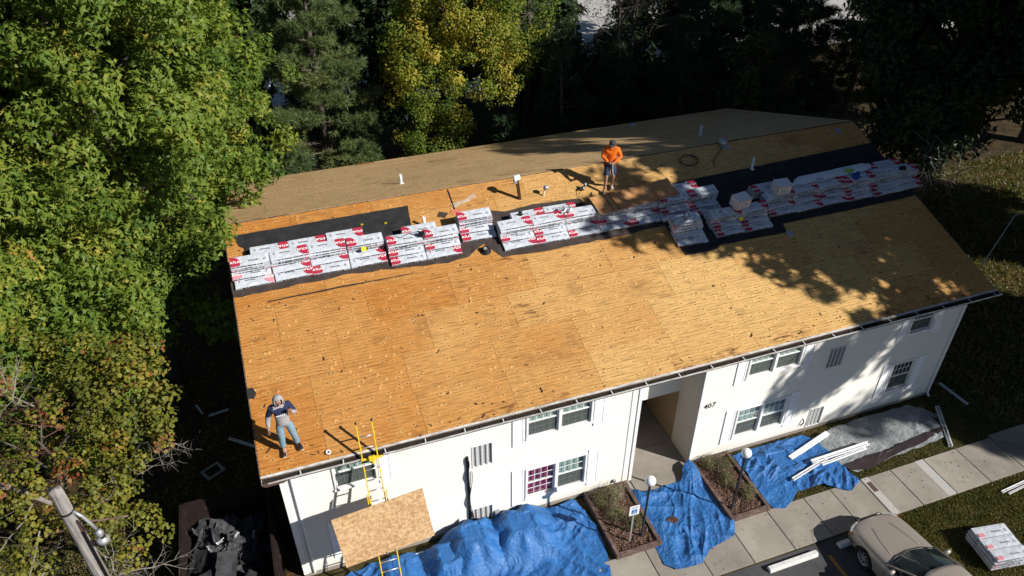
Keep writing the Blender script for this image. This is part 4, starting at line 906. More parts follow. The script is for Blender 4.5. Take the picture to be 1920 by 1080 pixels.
for x,s in ((9.9,6.02),(10.1,6.0),(15.0,4.7),(21.3,5.2),(19.0,5.3)):
    b=MB(); n=5
    for j in range(n):
        for i in range(n): b.v.append((-.14+.07*i,-.09+.045*j,.02+.05*noise.noise((i*.7+x,j*.8,s))))
    b.f=[(j*n+i,j*n+i+1,(j+1)*n+i+1,(j+1)*n+i) for j in range(n-1) for i in range(n-1)]; b.m=[0]*len(b.f)
    o=b.build('torn_wrapper',M['alu' if x<11 else 'wrap'],M=RM(x,s,.45,x)); tag(o,'crumpled scrap of wrapper on the bundles '+{9.9:'right of the orange glove',10.1:'beside the red handled bar',15.0:'left of the lower carton',21.3:'near the right end of the row',19.0:'right of the upper carton'}[x],'wrapper')

# ------------------------------------------------------------------ vents and pipes
def pipe(P,h,label,r=.045,tilt=0,mt='pvc'):
    t=empty('vent_pipe',M=Matrix.Translation(P)@Matrix.Rotation(tilt,4,'X')); tag(t,label,'vent pipe','vent pipes through the roof')
    b=MB(); b.lathe([(r,-.06),(r,h),(r-.012,h),(r-.012,h-.25),(0,h-.25)],14); b.build('pipe',M[mt],t,smooth=True)
    b=MB(); b.lathe([(r+.05,.0),(r+.02,.03),(r+.004,.05)],14); b.build('collar',M['pvc'],t,smooth=True)
pipe(SL(5.70,6.72),.34,'white vent pipe beside the left black felt sheet, uphill of the fifth stack')
pipe(BK(5.71,2*W-9.38),.34,'white vent pipe on the far slope at the left, behind the ridge')
pipe(SL(17.28,6.68),.42,'white vent pipe standing at the edge of the shaded black felt')
pipe(BK(17.3,2*W-9.42),.38,'white vent pipe on the far slope in the shade, behind the ridge')
t=empty('plumbing_stack',M=Matrix.Translation(SL(8.93,7.16))@Matrix.Rotation(-.14,4,'Y')); tag(t,'tall brown wooden post with a white cap near the ridge','post')
MB().box(-.045,.045,-.045,.045,-.03,.74).build('post',M['doorbrown'],t,bevel=.006)
b=MB(); b.box(-.11,.11,-.07,.07,.70,.86); b.build('cap',M['whitemetal'],t,bevel=.03); MB().box(-.12,-.02,-.09,.05,.62,.72).build('bracket',M['galv'],t,bevel=.01)
t=empty('gas_flue',M=Matrix.Translation(SL(9.72,7.1))@Matrix.Rotation(.12,4,'Y')); tag(t,'short white pipe with a grey metal head right of the tall brown post','vent pipe')
b=MB(); b.lathe([(.025,-.05),(.025,.3)],10); b.build('pipe',M['pvc'],t,smooth=True); b=MB(); b.lathe([(.0,.24),(.08,.26),(.09,.33),(.03,.38),(0,.38)],12,Matrix.Translation((.04,0,0))); b.build('flue_head',M['galv'],t,smooth=True)
t=empty('vent_collar',M=RM(7.22,5.36,.02)); tag(t,'black rubber pipe collar lying at the edge of the felt below the seventh stack','vent collar')
b=MB(); b.lathe([(.17,0),(.16,.015),(.10,.05),(.095,.13),(.075,.13),(.075,.02)],20); b.build('rubber_cone',M['black'],t,smooth=True); b=MB(); b.lathe([(.07,.08),(.07,.10),(0,.10)],16); b.build('pipe_end',M['galv'],t)
t=empty('ridge_vent_head',M=RM(16.74,7.95,.02)); tag(t,'grey metal vent head standing right on the shaded ridge','vent')
b=MB(); b.lathe([(.07,0),(.07,.14),(.16,.16),(.16,.24),(.05,.3),(0,.3)],14); b.build('flue_head',M['galv'],t,smooth=True); MB().box(-.05,.25,-.2,-.05,0,.06).build('flashing',M['galv'],t,bevel=.01)
for P,rz,lb in ((BK(17.1,.9,.02),.3,'small pale scrap on the far slope, shaded, near the far eave'),(SL(21.6,7.75,.02),.1,'flat grey scrap just below the ridge near the right end'),(SL(17.0,3.72,.03),.2,'pale round plastic lid on the shaded boards below the right stacks')):
    o=MB().lathe([(0,.02),(.12,.016),(.14,0)],10).build('scrap',M['galv'],M=Matrix.Translation(P)@ROT); tag(o,lb,'scrap')
o=MB().lathe([(.035,0),(.06,0),(.06,.045),(.035,.045),(.035,0)],16).build('tape_roll',M['whitemetal'],M=RM(1.62,.22,.015)); tag(o,'roll of white tape on the boards left of the ladder top','tape roll')
for x,s in ((3.9,7.2),(4.6,7.1)):
    b=MB()
    for i in range(5): a=i*1.26; b.add([(0,0,.01),(.035*math.cos(a-.3),.035*math.sin(a-.3),.01),(.05*math.cos(a),.05*math.sin(a),.02),(.035*math.cos(a+.3),.035*math.sin(a+.3),.01)],[(0,1,2,3)])
    o=b.build('fallen_leaf',M['yellowtag'],M=RM(x,s,.02)); tag(o,'single yellow leaf on the left black felt, the %s of the two'%('left' if x<4 else 'right'),'leaf','yellow leaves on the felt')

# ------------------------------------------------------------------ people
M['skin']=plain('skin',(.36,.19,.125),.55,var=.06); M['hoodie']=plain('grey hoodie cloth',(.33,.32,.33),.9,var=.12,scale=9); M['navy']=plain('navy cloth',(.02,.028,.07),.9,var=.1)
M['jeans']=plain('light blue jeans',(.19,.30,.38),.9,var=.25,scale=12); M['orange']=plain('orange sweatshirt',(.85,.17,.012),.85,var=.12,scale=9); M['shorts']=plain('dark blue shorts',(.03,.05,.11),.9,var=.3,scale=12)
M['shoe']=plain('dark shoe',(.03,.02,.022),.6); M['sole']=plain('white sole',(.6,.6,.6),.6); M['cap']=plain('dark grey cap',(.05,.05,.055),.8); M['glasses']=plain('dark glasses',(.01,.01,.01),.15,spec=.6); M['wshoe']=plain('pale work shoe',(.5,.49,.47),.7); M['leather']=plain('leather tool belt',(.10,.05,.03),.7); M['greycloth']=plain('grey rag',(.4,.42,.45),.8)
def skin(name,V,E_,Rd,mt,sub=2,root=0,noise_amp=0):
    me=bpy.data.meshes.new(name); me.from_pydata([tuple(v) for v in V],E_,[]); o=bpy.data.objects.new(name,me); col.objects.link(o)
    m_=o.modifiers.new('s','SKIN'); m_.use_smooth_shade=True
    for i,r in enumerate(Rd):
        d=me.skin_vertices[0].data[i]; d.radius=(r,r) if not hasattr(r,'__len__') else r; d.use_root=(i==root)
    s=o.modifiers.new('u','SUBSURF'); s.levels=sub; s.render_levels=sub
    out=baked(o); out.name=name
    if noise_amp:
        for v in out.vertices:
            n_=noise.noise(v.co*14); v.co+=v.normal*n_*noise_amp
    out.materials.clear()
    for q in (mt if isinstance(mt,list) else [mt]): out.materials.append(q)
    return out
def hand(b,wrist,dirv,side,curl=.5,s=1.):
    """palm and five bent fingers; dirv along the hand, side towards the thumb"""
    d=Vector(dirv).normalized(); sd=(Vector(side)-d*Vector(side).dot(d)).normalized(); pn_=d.cross(sd); w=Vector(wrist)
    b.tube([w-d*.02,w+d*.03*s,w+d*.075*s,w+d*.095*s],[.022*s,.034*s,.036*s,.028*s],8)
    for i,(L,o_) in enumerate(((.068,.027),(.078,.010),(.072,-.009),(.055,-.026))):
        p=w+d*.088*s+sd*o_*s; q=p+(d*math.cos(curl*.5)+pn_*math.sin(curl*.5))*L*.45*s; r_=q+(d*math.cos(curl*1.5)+pn_*math.sin(curl*1.5))*L*.55*s
        b.tube([p,q,r_],[.0095*s,.009*s,.007*s],6)
    p=w+d*.03*s+sd*.028*s; q=p+(d*.6+sd*.8)*.035*s; b.tube([p,q,q+(d*.9+sd*.2+pn_*.3)*.032*s],[.012*s,.010*s,.008*s],6)
def arm(pts,r): return pts,r
def merge(mesh,b,mt,parent,name):
    """append tubes to a baked skin so that the figure stays one mesh"""
    bm=bmesh.new(); bm.from_mesh(mesh)
    t=b.mesh('x',mt,True); bm.from_mesh(t); me=bpy.data.meshes.new(name); bm.to_mesh(me); bm.free(); me.materials.append(mt)
    for p in me.polygons: p.use_smooth=True
    return put(name,me,parent)
def head(b,c,fwd,r=.098):
    c=Vector(c); f=Vector(fwd).normalized(); s_=f.cross(Vector((0,0,1))).normalized(); u=s_.cross(f)
    b.tube([c+f*r*.85+u*.02,c+f*(r*1.18)-u*.012,c+f*r*.9-u*.028],[.008,.016,.012],6)            # nose
    for k in (-1,1):
        b.tube([c+s_*k*r*.86+u*.03,c+s_*k*r*.99-u*.0,c+s_*k*r*.86-u*.035],[.010,.018,.009],6)   # ears
        b.tube([c+f*r*.86+s_*k*.034+u*.022,c+f*r*.93+s_*k*.034+u*.020],[.014,.010],6)             # eyelids
    b.tube([c+f*r*.86+s_*.03-u*.052,c+f*r*.93-u*.052,c+f*r*.86-s_*.03-u*.052],[.006,.009,.006],6)  # mouth
# worker in the grey hoodie at the lower left corner
P0=SL(.76,.55,.014); P=empty('person',M=Matrix.Translation(P0)@Matrix.Rotation(.12,4,'Z')@Matrix.Scale(1.03,4))
tag(P,'man in grey hoodie and light jeans standing at the near left roof corner','person')
LZ=-.02  # feet on the slope
J=dict(pel=(0,.0,.95),wa=(0,0,1.08),ch=(0,-.01,1.28),up=(0,-.01,1.42),nk=(0,-.02,1.50),hd=(0.0,-.05,1.60),ht=(0,-.045,1.70),
 hl=(.10,0,.90),kl=(.16,-.05,.50),al=(.21,.02,.10+LZ),fl=(.24,-.13,.045+LZ),hr=(-.10,0,.90),kr=(-.12,-.03,.50),ar=(-.13,.02,.10+LZ),fr=(-.15,-.13,.045+LZ),
 sl=(.19,-.01,1.42),el=(.30,-.10,1.20),wl=(.20,-.26,1.40),sr=(-.19,-.01,1.42),er=(-.30,.02,1.16),wr=(-.34,-.08,.93))
def chain(keys,J): return [Vector(J[k_]) for k_ in keys]
order=['pel','wa','ch','up','nk','hd','ht','hl','kl','al','fl','hr','kr','ar','fr','sl','el','wl','sr','er','wr']
EE=[('pel','wa'),('wa','ch'),('ch','up'),('up','nk'),('nk','hd'),('hd','ht'),('pel','hl'),('hl','kl'),('kl','al'),('al','fl'),('pel','hr'),('hr','kr'),('kr','ar'),('ar','fr'),('up','sl'),('sl','el'),('el','wl'),('up','sr'),('sr','er'),('er','wr')]
RB=dict(pel=(.15,.11),wa=(.135,.10),ch=(.155,.11),up=(.13,.09),nk=.055,hd=.092,ht=.07,hl=.085,kl=.058,al=.038,fl=.035,hr=.085,kr=.058,ar=.038,fr=.035,sl=.06,el=.044,wl=.030,sr=.06,er=.044,wr=.030)
def figure(P,J,handL,handR,fwd):
    body=skin('body',[J[k_] for k_ in order],[(order.index(a),order.index(c)) for a,c in EE],[RB[k_] for k_ in order],M['skin'],2)
    b=MB(); hand(b,J['wl'],*handL); hand(b,J['wr'],*handR); head(b,Vector(J['hd'])+Vector((0,0,.03)),fwd); merge(body,b,M['skin'],P,'body')
figure(P,J,((-.1,-.15,1),(-1,0,0),1.3),((-.1,-.25,-1),(.6,-1,0),.5),(0,-1,-.35))
def garment(P,name,keys,edges,Rd,J,mt,amp=.006,shift=(0,0,0)):
    me=skin(name,[Vector(J[k_])+Vector(shift) for k_ in keys],[(keys.index(a),keys.index(c)) for a,c in edges],Rd,mt,2,0,amp); return me
J2=dict(J); J2['hem']=(0,0,.86); 
kk=['wa','hem','ch','up','nk','sl','el','wl','sr','er','wr']
ee=[('hem','wa'),('wa','ch'),('ch','up'),('up','nk'),('up','sl'),('sl','el'),('el','wl'),('up','sr'),('sr','er'),('er','wr')]
top=garment(P,'hoodie',kk,ee,[(.165,.13),(.175,.14),(.185,.14),(.155,.115),.075,.085,.068,.042,.085,.068,.042],J2,[M['hoodie'],M['navy'],M['inkwhite']],.010)
for p in top.polygons:
    c=p.center; p.material_index=0
    if c.z>1.24 and abs(c.x)<.33: p.material_index=1
    if c.z>1.455 and abs(c.x)<.14: p.material_index=0
    if .0<c.x<.33 and c.z>1.24 and c.y<-.14 and c.x>.19: p.material_index=0
put('hoodie',top,P)
b=MB()
for i in range(6): b.box(-.12+i*.042,-.092+i*.042,-.158-.004*(3-abs(i-2.5)),-.15,1.262,1.292)
b.build('chest_lettering',M['inkwhite'],P)
b=MB(); n,m_=16,9
for j in range(m_):
    t=-PI/2*.75+ (PI*.86)*j/(m_-1)
    for i in range(n):
        a=2*PI*i/n; f=1.0 if math.sin(a)>-.35 else .86
        b.v.append((.122*math.cos(a)*math.cos(t),-.055+.135*math.sin(a)*math.cos(t)*f,1.645+.145*math.sin(t)))
b.f=[(j*n+i,j*n+(i+1)%n,(j+1)*n+(i+1)%n,(j+1)*n+i) for j in range(m_-1) for i in range(n) if not (10<=i<=13 and 1<=j<=4)]; b.m=[0]*len(b.f)
o=b.build('hood',M['hoodie'],P,smooth=True); o.modifiers.new('s','SOLIDIFY').thickness=.012
J3=dict(J); J3['alh']=(.205,.02,.13); J3['arh']=(-.13,.02,.13)
put('jeans',garment(P,'jeans',['pel','wa2','hl','kl','alh','hr','kr','arh'],[('pel','wa2'),('pel','hl'),('hl','kl'),('kl','alh'),('pel','hr'),('hr','kr'),('kr','arh')],[(.165,.125),(.155,.12),.105,.083,.072,.105,.083,.072],dict(J3,wa2=(0,0,1.03)),M['jeans'],.012),P)
def shoe(P,x,y,z,rz,mt,sm):
    s=MB(); Mx=Matrix.Translation((x,y,z))@Matrix.Rotation(rz,4,'Z')
    prof=[(-.14-.05,.035,.035),(-.14,.046,.045),(-.07,.048,.06),(0,.042,.085),(.06,.04,.09),(.085,.03,.07)]
    n=10
    for yy,w,h in prof:
        for i in range(n):
            a=PI*i/(n-1); s.v.append(tuple(Mx@Vector((w*math.cos(a),yy,.018+h*math.sin(a)))))
    k_=len(prof); s.f=[(j*n+i,j*n+i+1,(j+1)*n+i+1,(j+1)*n+i) for j in range(k_-1) for i in range(n-1)]+[tuple(range(n))[::-1],tuple(range((k_-1)*n,k_*n))]; s.m=[0]*len(s.f)
    o=s.build('shoe',M[mt],P,smooth=True); q=MB(); q.prism([Mx@Vector(p) for p in ((-.048,.085,-.004),(-.052,-.12,-.004),(-.03,-.195,-.004),(.03,-.195,-.004),(.052,-.12,-.004),(.048,.085,-.004))],(0,0,.026)); q.build('sole',M[sm],o,bevel=.006)
shoe(P,.225,.0,.045,.18,'shoe','sole'); shoe(P,-.14,.0,.0,-.12,'shoe','sole')
MB().box(.14,.21,-.36,-.352,1.46,1.58).build('phone',M['blackmetal'],P) if False else None
# worker in orange below the ridge
P1=SL(11.95,6.93,.014); P=empty('person',M=Matrix.Translation(P1)@Matrix.Rotation(-.42,4,'Z')@Matrix.Scale(.99,4))
tag(P,'man in an orange sweatshirt, dark shorts and a cap walking just below the ridge','person')
J=dict(J); J.update(kl=(.10,-.10,.50),al=(.09,.10,.12),fl=(.10,-.04,.06),kr=(-.12,-.20,.50),ar=(-.16,-.22,.06),fr=(-.17,-.38,.02),el=(.30,-.02,1.17),wl=(.08,-.26,1.06),er=(-.29,-.04,1.17),wr=(-.10,-.28,1.08),hd=(0,-.10,1.59),ht=(0,-.10,1.69))
figure(P,J,((-1,-.3,.1),(0,-.6,1),.9),((1,-.35,.1),(0,-.6,1),.9),(-.2,-1,-.6))
put('sweatshirt',garment(P,'sweatshirt',kk,ee,[(.17,.135),(.165,.135),(.20,.15),(.16,.12),.078,.092,.075,.045,.092,.075,.045],dict(J,hem=(0,0,.84)),M['orange'],.012),P)
b=MB(); b.lathe([(.0,0),(.075,0),(.085,.02)],12,Matrix.Translation((0,-.06,1.47))@Matrix.Rotation(.3,4,'X')); b.build('hood',M['orange'],P,smooth=True)
put('shorts',garment(P,'shorts',['pel','wa2','hl','kl2','hr','kr2'],[('pel','wa2'),('pel','hl'),('hl','kl2'),('pel','hr'),('hr','kr2')],[(.165,.125),(.155,.12),.11,.095,.11,.095],dict(J,wa2=(0,0,.98),kl2=(.11,-.08,.52),kr2=(-.12,-.17,.52)),M['shorts'],.010),P)
b=MB(); n=16
b.lathe([(.108,-.005),(.112,.03),(.10,.075),(.06,.11),(0,.122)],n,Matrix.Translation((0,-.10,1.655))@Matrix.Rotation(.22,4,'X')); b.add([(-.075,-.19,1.66),(.075,-.19,1.66),(.06,-.28,1.62),(-.06,-.28,1.62)],[(0,1,2,3)]); b.build('cap',M['cap'],P,smooth=True)
b=MB(); b.box(-.075,.075,-.205,-.19,1.605,1.635); b.build('glasses',M['glasses'],P,bevel=.006)
b=MB(); b.tube([(.17*math.cos(a),-.01+.14*math.sin(a),.93) for a in [i*.4 for i in range(17)]],.022,6,cap=False); b.box(.15,.22,-.06,.10,.74,.93); b.box(-.22,-.16,-.05,.07,.80,.93); b.build('tool_belt',M['leather'],P)
b=MB(); b.tube([(.05,-.16,.95),(.06,-.17,.75),(.09,-.15,.58)],[.02,.03,.02],6); b.build('rag',M['greycloth'],P)
b=MB(); b.box(-.06,.05,-.37,-.33,1.06,1.09); b.build('tool_in_hand',M['galv'],P,bevel=.005)
shoe(P,.09,.07,.035,.05,'wshoe','sole'); shoe(P,-.16,-.26,-.09,.0,'wshoe','sole')

# ------------------------------------------------------------------ the ladder and the board leaning on it
t=empty('extension_ladder',(0,0,0)); tag(t,'yellow extension ladder leaning on the gutter, rising above the eave at the left','ladder')
def LP(x,z,off=0): return Vector((x, -1.3+1.38*z/5.5-off, z))
Uv=(LP(0,5.5)-LP(0,0)).normalized()
for x in (2.36,2.735):
    b=MB(); p,q=LP(x,2.9,-.0),LP(x,5.56); b.prism([p+Vector((-.014,-.035,0)),p+Vector((.014,-.035,0)),p+Vector((.014,.035,0)),p+Vector((-.014,.035,0))],q-p); b.build('rail',M['yellow'],t,bevel=.004)
    b=MB(); b.prism([q+Vector((-.018,-.04,-.03)),q+Vector((.018,-.04,-.03)),q+Vector((.018,.04,-.03)),q+Vector((-.018,.04,-.03))],(0,.01,.05)); b.build('end_cap',M['black'],t)
    b=MB(); p=LP(x,2.86); b.prism([p+Vector((-.02,-.045,-.02)),p+Vector((.02,-.045,-.02)),p+Vector((.02,.045,-.02)),p+Vector((-.02,.045,-.02))],(0,.03,.12)); b.build('rail_foot',M['black'],t)
for x in (2.31,2.785):
    b=MB(); p,q=LP(x,.05,.05),LP(x,3.6,.05); b.prism([p+Vector((-.014,-.035,0)),p+Vector((.014,-.035,0)),p+Vector((.014,.035,0)),p+Vector((-.014,.035,0))],q-p); b.build('rail',M['yellow'],t,bevel=.004)
    p=LP(x,.0,.05); MB().box(p.x-.03,p.x+.03,p.y-.06,p.y+.06,.0,.07).build('rail_foot',M['black'],t)
z=.3
while z<5.4:
    up_=z>2.9; p=LP(2.37 if up_ else 2.32,z,0 if up_ else .05); q=LP(2.725 if up_ else 2.775,z,0 if up_ else .05)
    b=MB(); b.tube([p,q],.017,8); b.build('rung',M['alu'],t,smooth=True); z+=.305
t=empty('ladder_hoist_bracket',LP(2.55,4.62)); tag(t,'yellow ladder stabiliser bracket clamped at the gutter','bracket')
b=MB(); b.box(-.23,.30,-.09,-.03,-.05,.01); b.build('arm',M['yellow'],t,bevel=.01); b=MB(); b.box(-.05,.12,-.14,-.05,-.06,.08); b.box(.02,.08,-.2,-.1,-.1,-.03); b.build('clamp',M['yellow'],t,bevel=.02); MB().box(-.2,-.08,-.12,-.09,-.07,-.01).build('knob',M['black'],t,bevel=.01); MB().box(.22,.32,-.06,.06,-.02,.04).build('foot',M['black'],t,bevel=.01)
# board: measured corners
A_=Vector((1.36,-.80,3.50)); B2=Vector((3.64,-.74,3.68)); D_=Vector((1.48,-1.17,2.03))
e1=(B2-A_).normalized(); e2=(D_-A_); e2=(e2-e1*e2.dot(e1)); hgt=e2.length; e2.normalize(); e3=e2.cross(e1).normalized()
Mx=Matrix((e1,-e2,e3)).transposed().to_4x4(); Mx.translation=A_+e1*(B2-A_).length/2+e2*hgt/2
t=empty('strand_board_sheet',M=Mx); tag(t,'large pale strand board sheet standing across the ladder in front of the wall','board')
LL=(B2-A_).length/2; HH=hgt/2; MB().box(-LL,LL,-HH,HH,-.006,.006).build('board',M['osb'],t)
b2=MB(); b2.tube([(.35+.011*i,-.44+.02*math.sin(i*2.3)+.011*math.cos(i*1.1)+.002*i,.0072) for i in range(34)],.0028,3,cap=False); b2.build('pencil_scribble',plain('faint brown print',(.17,.08,.04),.8),t)
b=MB(); 
for x in (-.10,.12): b.tube([(x,-HH-.01,-.02),(x,-HH-.01,.03),(x,-HH+.05,.03)],.014,6)
b.build('hook',M['galv'],t)
b=MB(); b.tube([(x_,y_,z_) for x_,y_,z_ in ((-.05,-HH-.02,.0),(-.04,-HH-.3,-.05),(-.08,-HH-.7,-.1),(-.02,-HH-1.1,-.2))],.008,5); b.build('rope',M['black'],t)

# ------------------------------------------------------------------ planting beds, lamps, sign
rg=random.Random(31)
def bed(x0,x1,label):
    t=empty('planting_bed',(0,0,0)); tag(t,label,'planting bed','raised planting beds beside the entry walk'); w_=.12; y0,y1=-2.05,.30
    for (a,b_,c,d) in ((x0,x0+w_,y0,y1),(x1-w_,x1,y0,y1),(x0+w_,x1-w_,y0,y0+w_),(x0+w_,x1-w_,y1-w_,y1)):
        MB().box(a,b_,c,d,0,.11).build('timber',M['timber'],t,bevel=.012); MB().box(a+.004,b_-.004,c+.003,d-.003,.112,.20).build('timber',M['timber'],t,bevel=.014)
    b=MB(); nx,ny=28,44
    b.v=[(x0+w_+(x1-x0-2*w_)*i/nx,y0+w_+(y1-y0-2*w_)*j/ny,.13+.05*noise.noise((i*.3,j*.3,x0))+.03*noise.noise((i*1.7,j*1.7,x0))) for j in range(ny+1) for i in range(nx+1)]
    b.f=[(j*(nx+1)+i,j*(nx+1)+i+1,(j+1)*(nx+1)+i+1,(j+1)*(nx+1)+i) for j in range(ny) for i in range(nx)]; b.m=[0]*len(b.f); b.build('mulch',M['mulch'],t)['kind']='stuff'
bed(8.66,10.10,'timber edged planting bed left of the entry, with the lamp and the blue sign'); bed(12.38,13.74,'timber edged planting bed right of the entry, with the second lamp')
def shrub(x,y,r,h,seed,label,tint,n=16,per=420,bare=False):
    rng=np.random.default_rng(seed); t=empty('shrub'); tag(t,label,'shrub','shrubs in the planting beds')
    a=clumps(rng,(x,y,.12+h*.5),(r,r,h*.5),n,.10,.2,-.6,.3); crown('foliage',t,rng,a[0],a[1],a[2],per*2.1,.032,'oval',FM['shrub'],tint,.14)
    b=MB()
    for q in range(9): twigs(b,Vector((x+rng.normal()*.05,y+rng.normal()*.05,.1)),Vector((rng.normal()*.5,rng.normal()*.5,.8)).normalized(),h*.8,.008,rng,1)
    b.build('stems',M['twigred' if bare else 'twig'],t)
for a in ((9.05,-.15,.22,.38,1,'grey green low shrub at the back left of the left bed',.45),(9.55,-.12,.30,.42,2,'pale grassy shrub against the back edge of the left bed',.8),(9.25,-.75,.32,.4,3,'brownish shrub in the middle of the left bed',.62),(9.55,-1.1,.28,.3,4,'olive shrub in the left bed just behind the lamp post',.4),
          (12.85,.0,.26,.35,5,'grey green shrub at the back left of the right bed',.55),(13.25,-.25,.34,.45,6,'bright green shrub at the back of the right bed',.25),(13.1,-.8,.30,.35,7,'low shrub in the middle of the right bed',.35),(13.35,-1.35,.24,.28,8,'small pale shrub right of the lamp post in the right bed',.65)):
    shrub(*a)
def lamp(x,y,label):
    t=empty('lamp_post',(x,y,.12)); tag(t,label,'lamp post','globe lamp posts in the planting beds')
    b=MB(); b.lathe([(.07,0),(.07,.03),(.034,.05),(.032,2.2),(.06,2.24),(.06,2.28)],12); b.build('post',M['blackmetal'],t,smooth=True)
    b=MB(); n=14; b.lathe([(.148*math.cos(a),2.40+.148*math.sin(a)) for a in [-PI/2+.35+(PI-.35)*i/n for i in range(n+1)]],22); b.build('lamp_globe',M['globe'],t,smooth=True)
lamp(9.66,-1.61,'black lamp post with white globe in the left bed, beside the blue sign'); lamp(12.66,-1.63,'black lamp post with white globe in the right bed, nearer the shade')
t=empty('parking_sign',(9.25,-1.66,.1)); tag(t,'small white and blue wheelchair parking sign on a metal post','sign')
MB().box(-.025,.025,-.006,.006,0,1.62).build('post',M['galv'],t)
Mx=Matrix.Translation((0,-.012,1.42))@Matrix.Rotation(-.05,4,'Z')
MB().box(-.15,.15,-.005,.0,-.20,.20,Mx).build('sign_panel',M['sign_white'],t,bevel=.003); MB().box(-.085,.085,-.0075,-.0055,-.13,.04,Mx).build('blue_square',M['sign_blue'],t)
b=MB(); y=-.0095; W2=Mx
b.add([W2@Vector((.045*math.cos(a)*1.0+.0,y,-.07+.045*math.sin(a))) for a in [i*PI/7+PI*.9 for i in range(9)]]+[W2@Vector((.033*math.cos(a),y,-.07+.033*math.sin(a))) for a in [i*PI/7+PI*.9 for i in range(9)]],[(i,i+1,i+10,i+9) for i in range(8)])
b.box(-.012,.0,y-.001,y,-.06,.0,Mx); b.box(-.012,.04,y-.001,y,-.062,-.05,Mx); b.box(.035,.047,y-.001,y,-.10,-.05,Mx); b.box(-.016,.004,y-.001,y,.006,.026,Mx); b.build('wheelchair_symbol',M['sign_white'],t)
b=MB(); b.box(-.11,.11,-.0075,-.0055,.13,.145,Mx); b.box(-.09,.09,-.0075,-.0055,.09,.105,Mx); b.box(-.10,.10,-.0075,-.0055,-.17,-.158,Mx); b.build('sign_lettering',M['sign_green'],t)

# ------------------------------------------------------------------ tarps
def smooth(a,b_,x): t=max(0,min(1,(x-a)/(b_-a))); return t*t*(3-2*t)
def lerp_line(L_,f):
    d=[0]
    for a,b_ in zip(L_,L_[1:]): d.append(d[-1]+math.hypot(b_[0]-a[0],b_[1]-a[1]))
    t=f*d[-1]
    for i in range(len(L_)-1):
        if t<=d[i+1] or i==len(L_)-2:
            k_=(t-d[i])/(d[i+1]-d[i]); return (L_[i][0]+(L_[i+1][0]-L_[i][0])*k_,L_[i][1]+(L_[i+1][1]-L_[i][1])*k_)
def tarp_sheet(topl,botl,mounds,seed,mt,label,nx=150,ny=90,amp=1.,base=.03,name='tarpaulin',group=None,dirn=.6):
    b=MB(); s=seed*7.3
    for j in range(ny+1):
        for i in range(nx+1):
            u,v=i/nx,j/ny; a=lerp_line(topl,u); c=lerp_line(botl,u); x=a[0]+(c[0]-a[0])*v; y=a[1]+(c[1]-a[1])*v
            e=min(u,1-u,v,1-v); wob=.045*max(0,1-e*14)
            x+=wob*noise.noise((x*2.2,y*2.2,s)); y+=wob*noise.noise((x*2.2,y*2.2,s+9))
            z=base; m_=0
            for (mx,my,rx,ry,h,fall) in mounds:
                q=max(abs(x-mx)-rx,0),max(abs(y-my)-ry,0); d=math.hypot(*q); w_=1-smooth(0,fall,d); ang=math.atan2(y-my,x-mx)
                w_*=1+ (.16*math.sin(ang*7+mx*3)*smooth(.05,.4,d)); z=max(z,base+h*w_); m_=max(m_,w_ if d<.02 else 0)
            xr=x*math.cos(dirn)+y*math.sin(dirn); yr=-x*math.sin(dirn)+y*math.cos(dirn)
            r0=noise.noise((x*.9+s,y*.9,s+30)); r1=1-abs(noise.noise((xr*.9+s,yr*2.9,s)))*2; r2=1-abs(noise.noise((xr*1.8,yr*5.1+s,s+4)))*2; r3=1-abs(noise.noise((xr*8.7+s,yr*10.3,s+8)))*2
            fd=1-abs(math.sin(xr*6.5+3*noise.noise((xr*.6,yr*.8,s+50))+s))**.6; fm=max(0,noise.noise((x*1.1,y*1.1,s+60))+.25); z+=amp*(1-.9*m_)*.12*fd*fm
            z+=amp*(1-.9*m_)*(.085*max(0,r1)**2*(.6+r0)+.05*max(0,r2)**3*max(0,.5+r0)+.012*max(0,r3)**2)*(.6+.4*min(1,e*10))
            b.v.append((x,y,z))
    b.f=[(j*(nx+1)+i,(j+1)*(nx+1)+i,(j+1)*(nx+1)+i+1,j*(nx+1)+i+1) for j in range(ny) for i in range(nx)]; b.m=[0]*len(b.f)
    o=b.build(name,M[mt],smooth=True); tag(o,label,'tarp',group); return o
GT='blue tarps spread along the front wall'
tarp_sheet([(1.35,.0),(2.4,.12),(3.9,.02),(4.4,.28),(6.0,.30),(7.4,.30),(7.7,.12),(8.35,.30)],[(1.3,-3.4),(4,-3.3),(7.9,-3.5),(8.35,-2.3),(8.60,-1.4),(8.55,-.6)],[(6.42,-.40,.30,.24,.66,.95),(5.0,-.36,.24,.26,.72,.9),(4.2,-.55,.2,.25,.45,.5),(2.8,-.5,.2,.3,.22,.5),(7.9,-.1,.2,.2,.12,.4)],1,'tarp','large blue tarp draped over two boxy units at the foot of the left wall',190,110,1.,group=GT)
tarp_sheet([(10.14,.10),(10.4,-.30),(10.9,-.22),(11.7,-.20),(12.1,.25),(12.36,.36)],[(9.82,-2.66),(10.1,-2.92),(10.85,-2.98),(11.3,-2.62),(12.12,-2.52),(12.5,-2.05)],[(12.2,.1,.05,.1,.22,.75),(10.4,-.3,.1,.1,.12,.3)],2,'tarp','blue tarp covering the entry walk between the two planting beds',110,110,1.15,.06,group=GT,dirn=1.1)
tarp_sheet([(13.80,.14),(14.6,.2),(15.6,.18),(16.5,.15),(16.8,-.2)],[(13.85,-2.05),(14.3,-2.15),(14.9,-1.75),(15.8,-1.8),(16.5,-2.3),(17.0,-2.05)],[(15.2,-.6,.3,.3,.10,.6)],3,'tarp','blue tarp by the right half of the wall, white gutters lying on it',120,90,1.3,.04,group=GT)
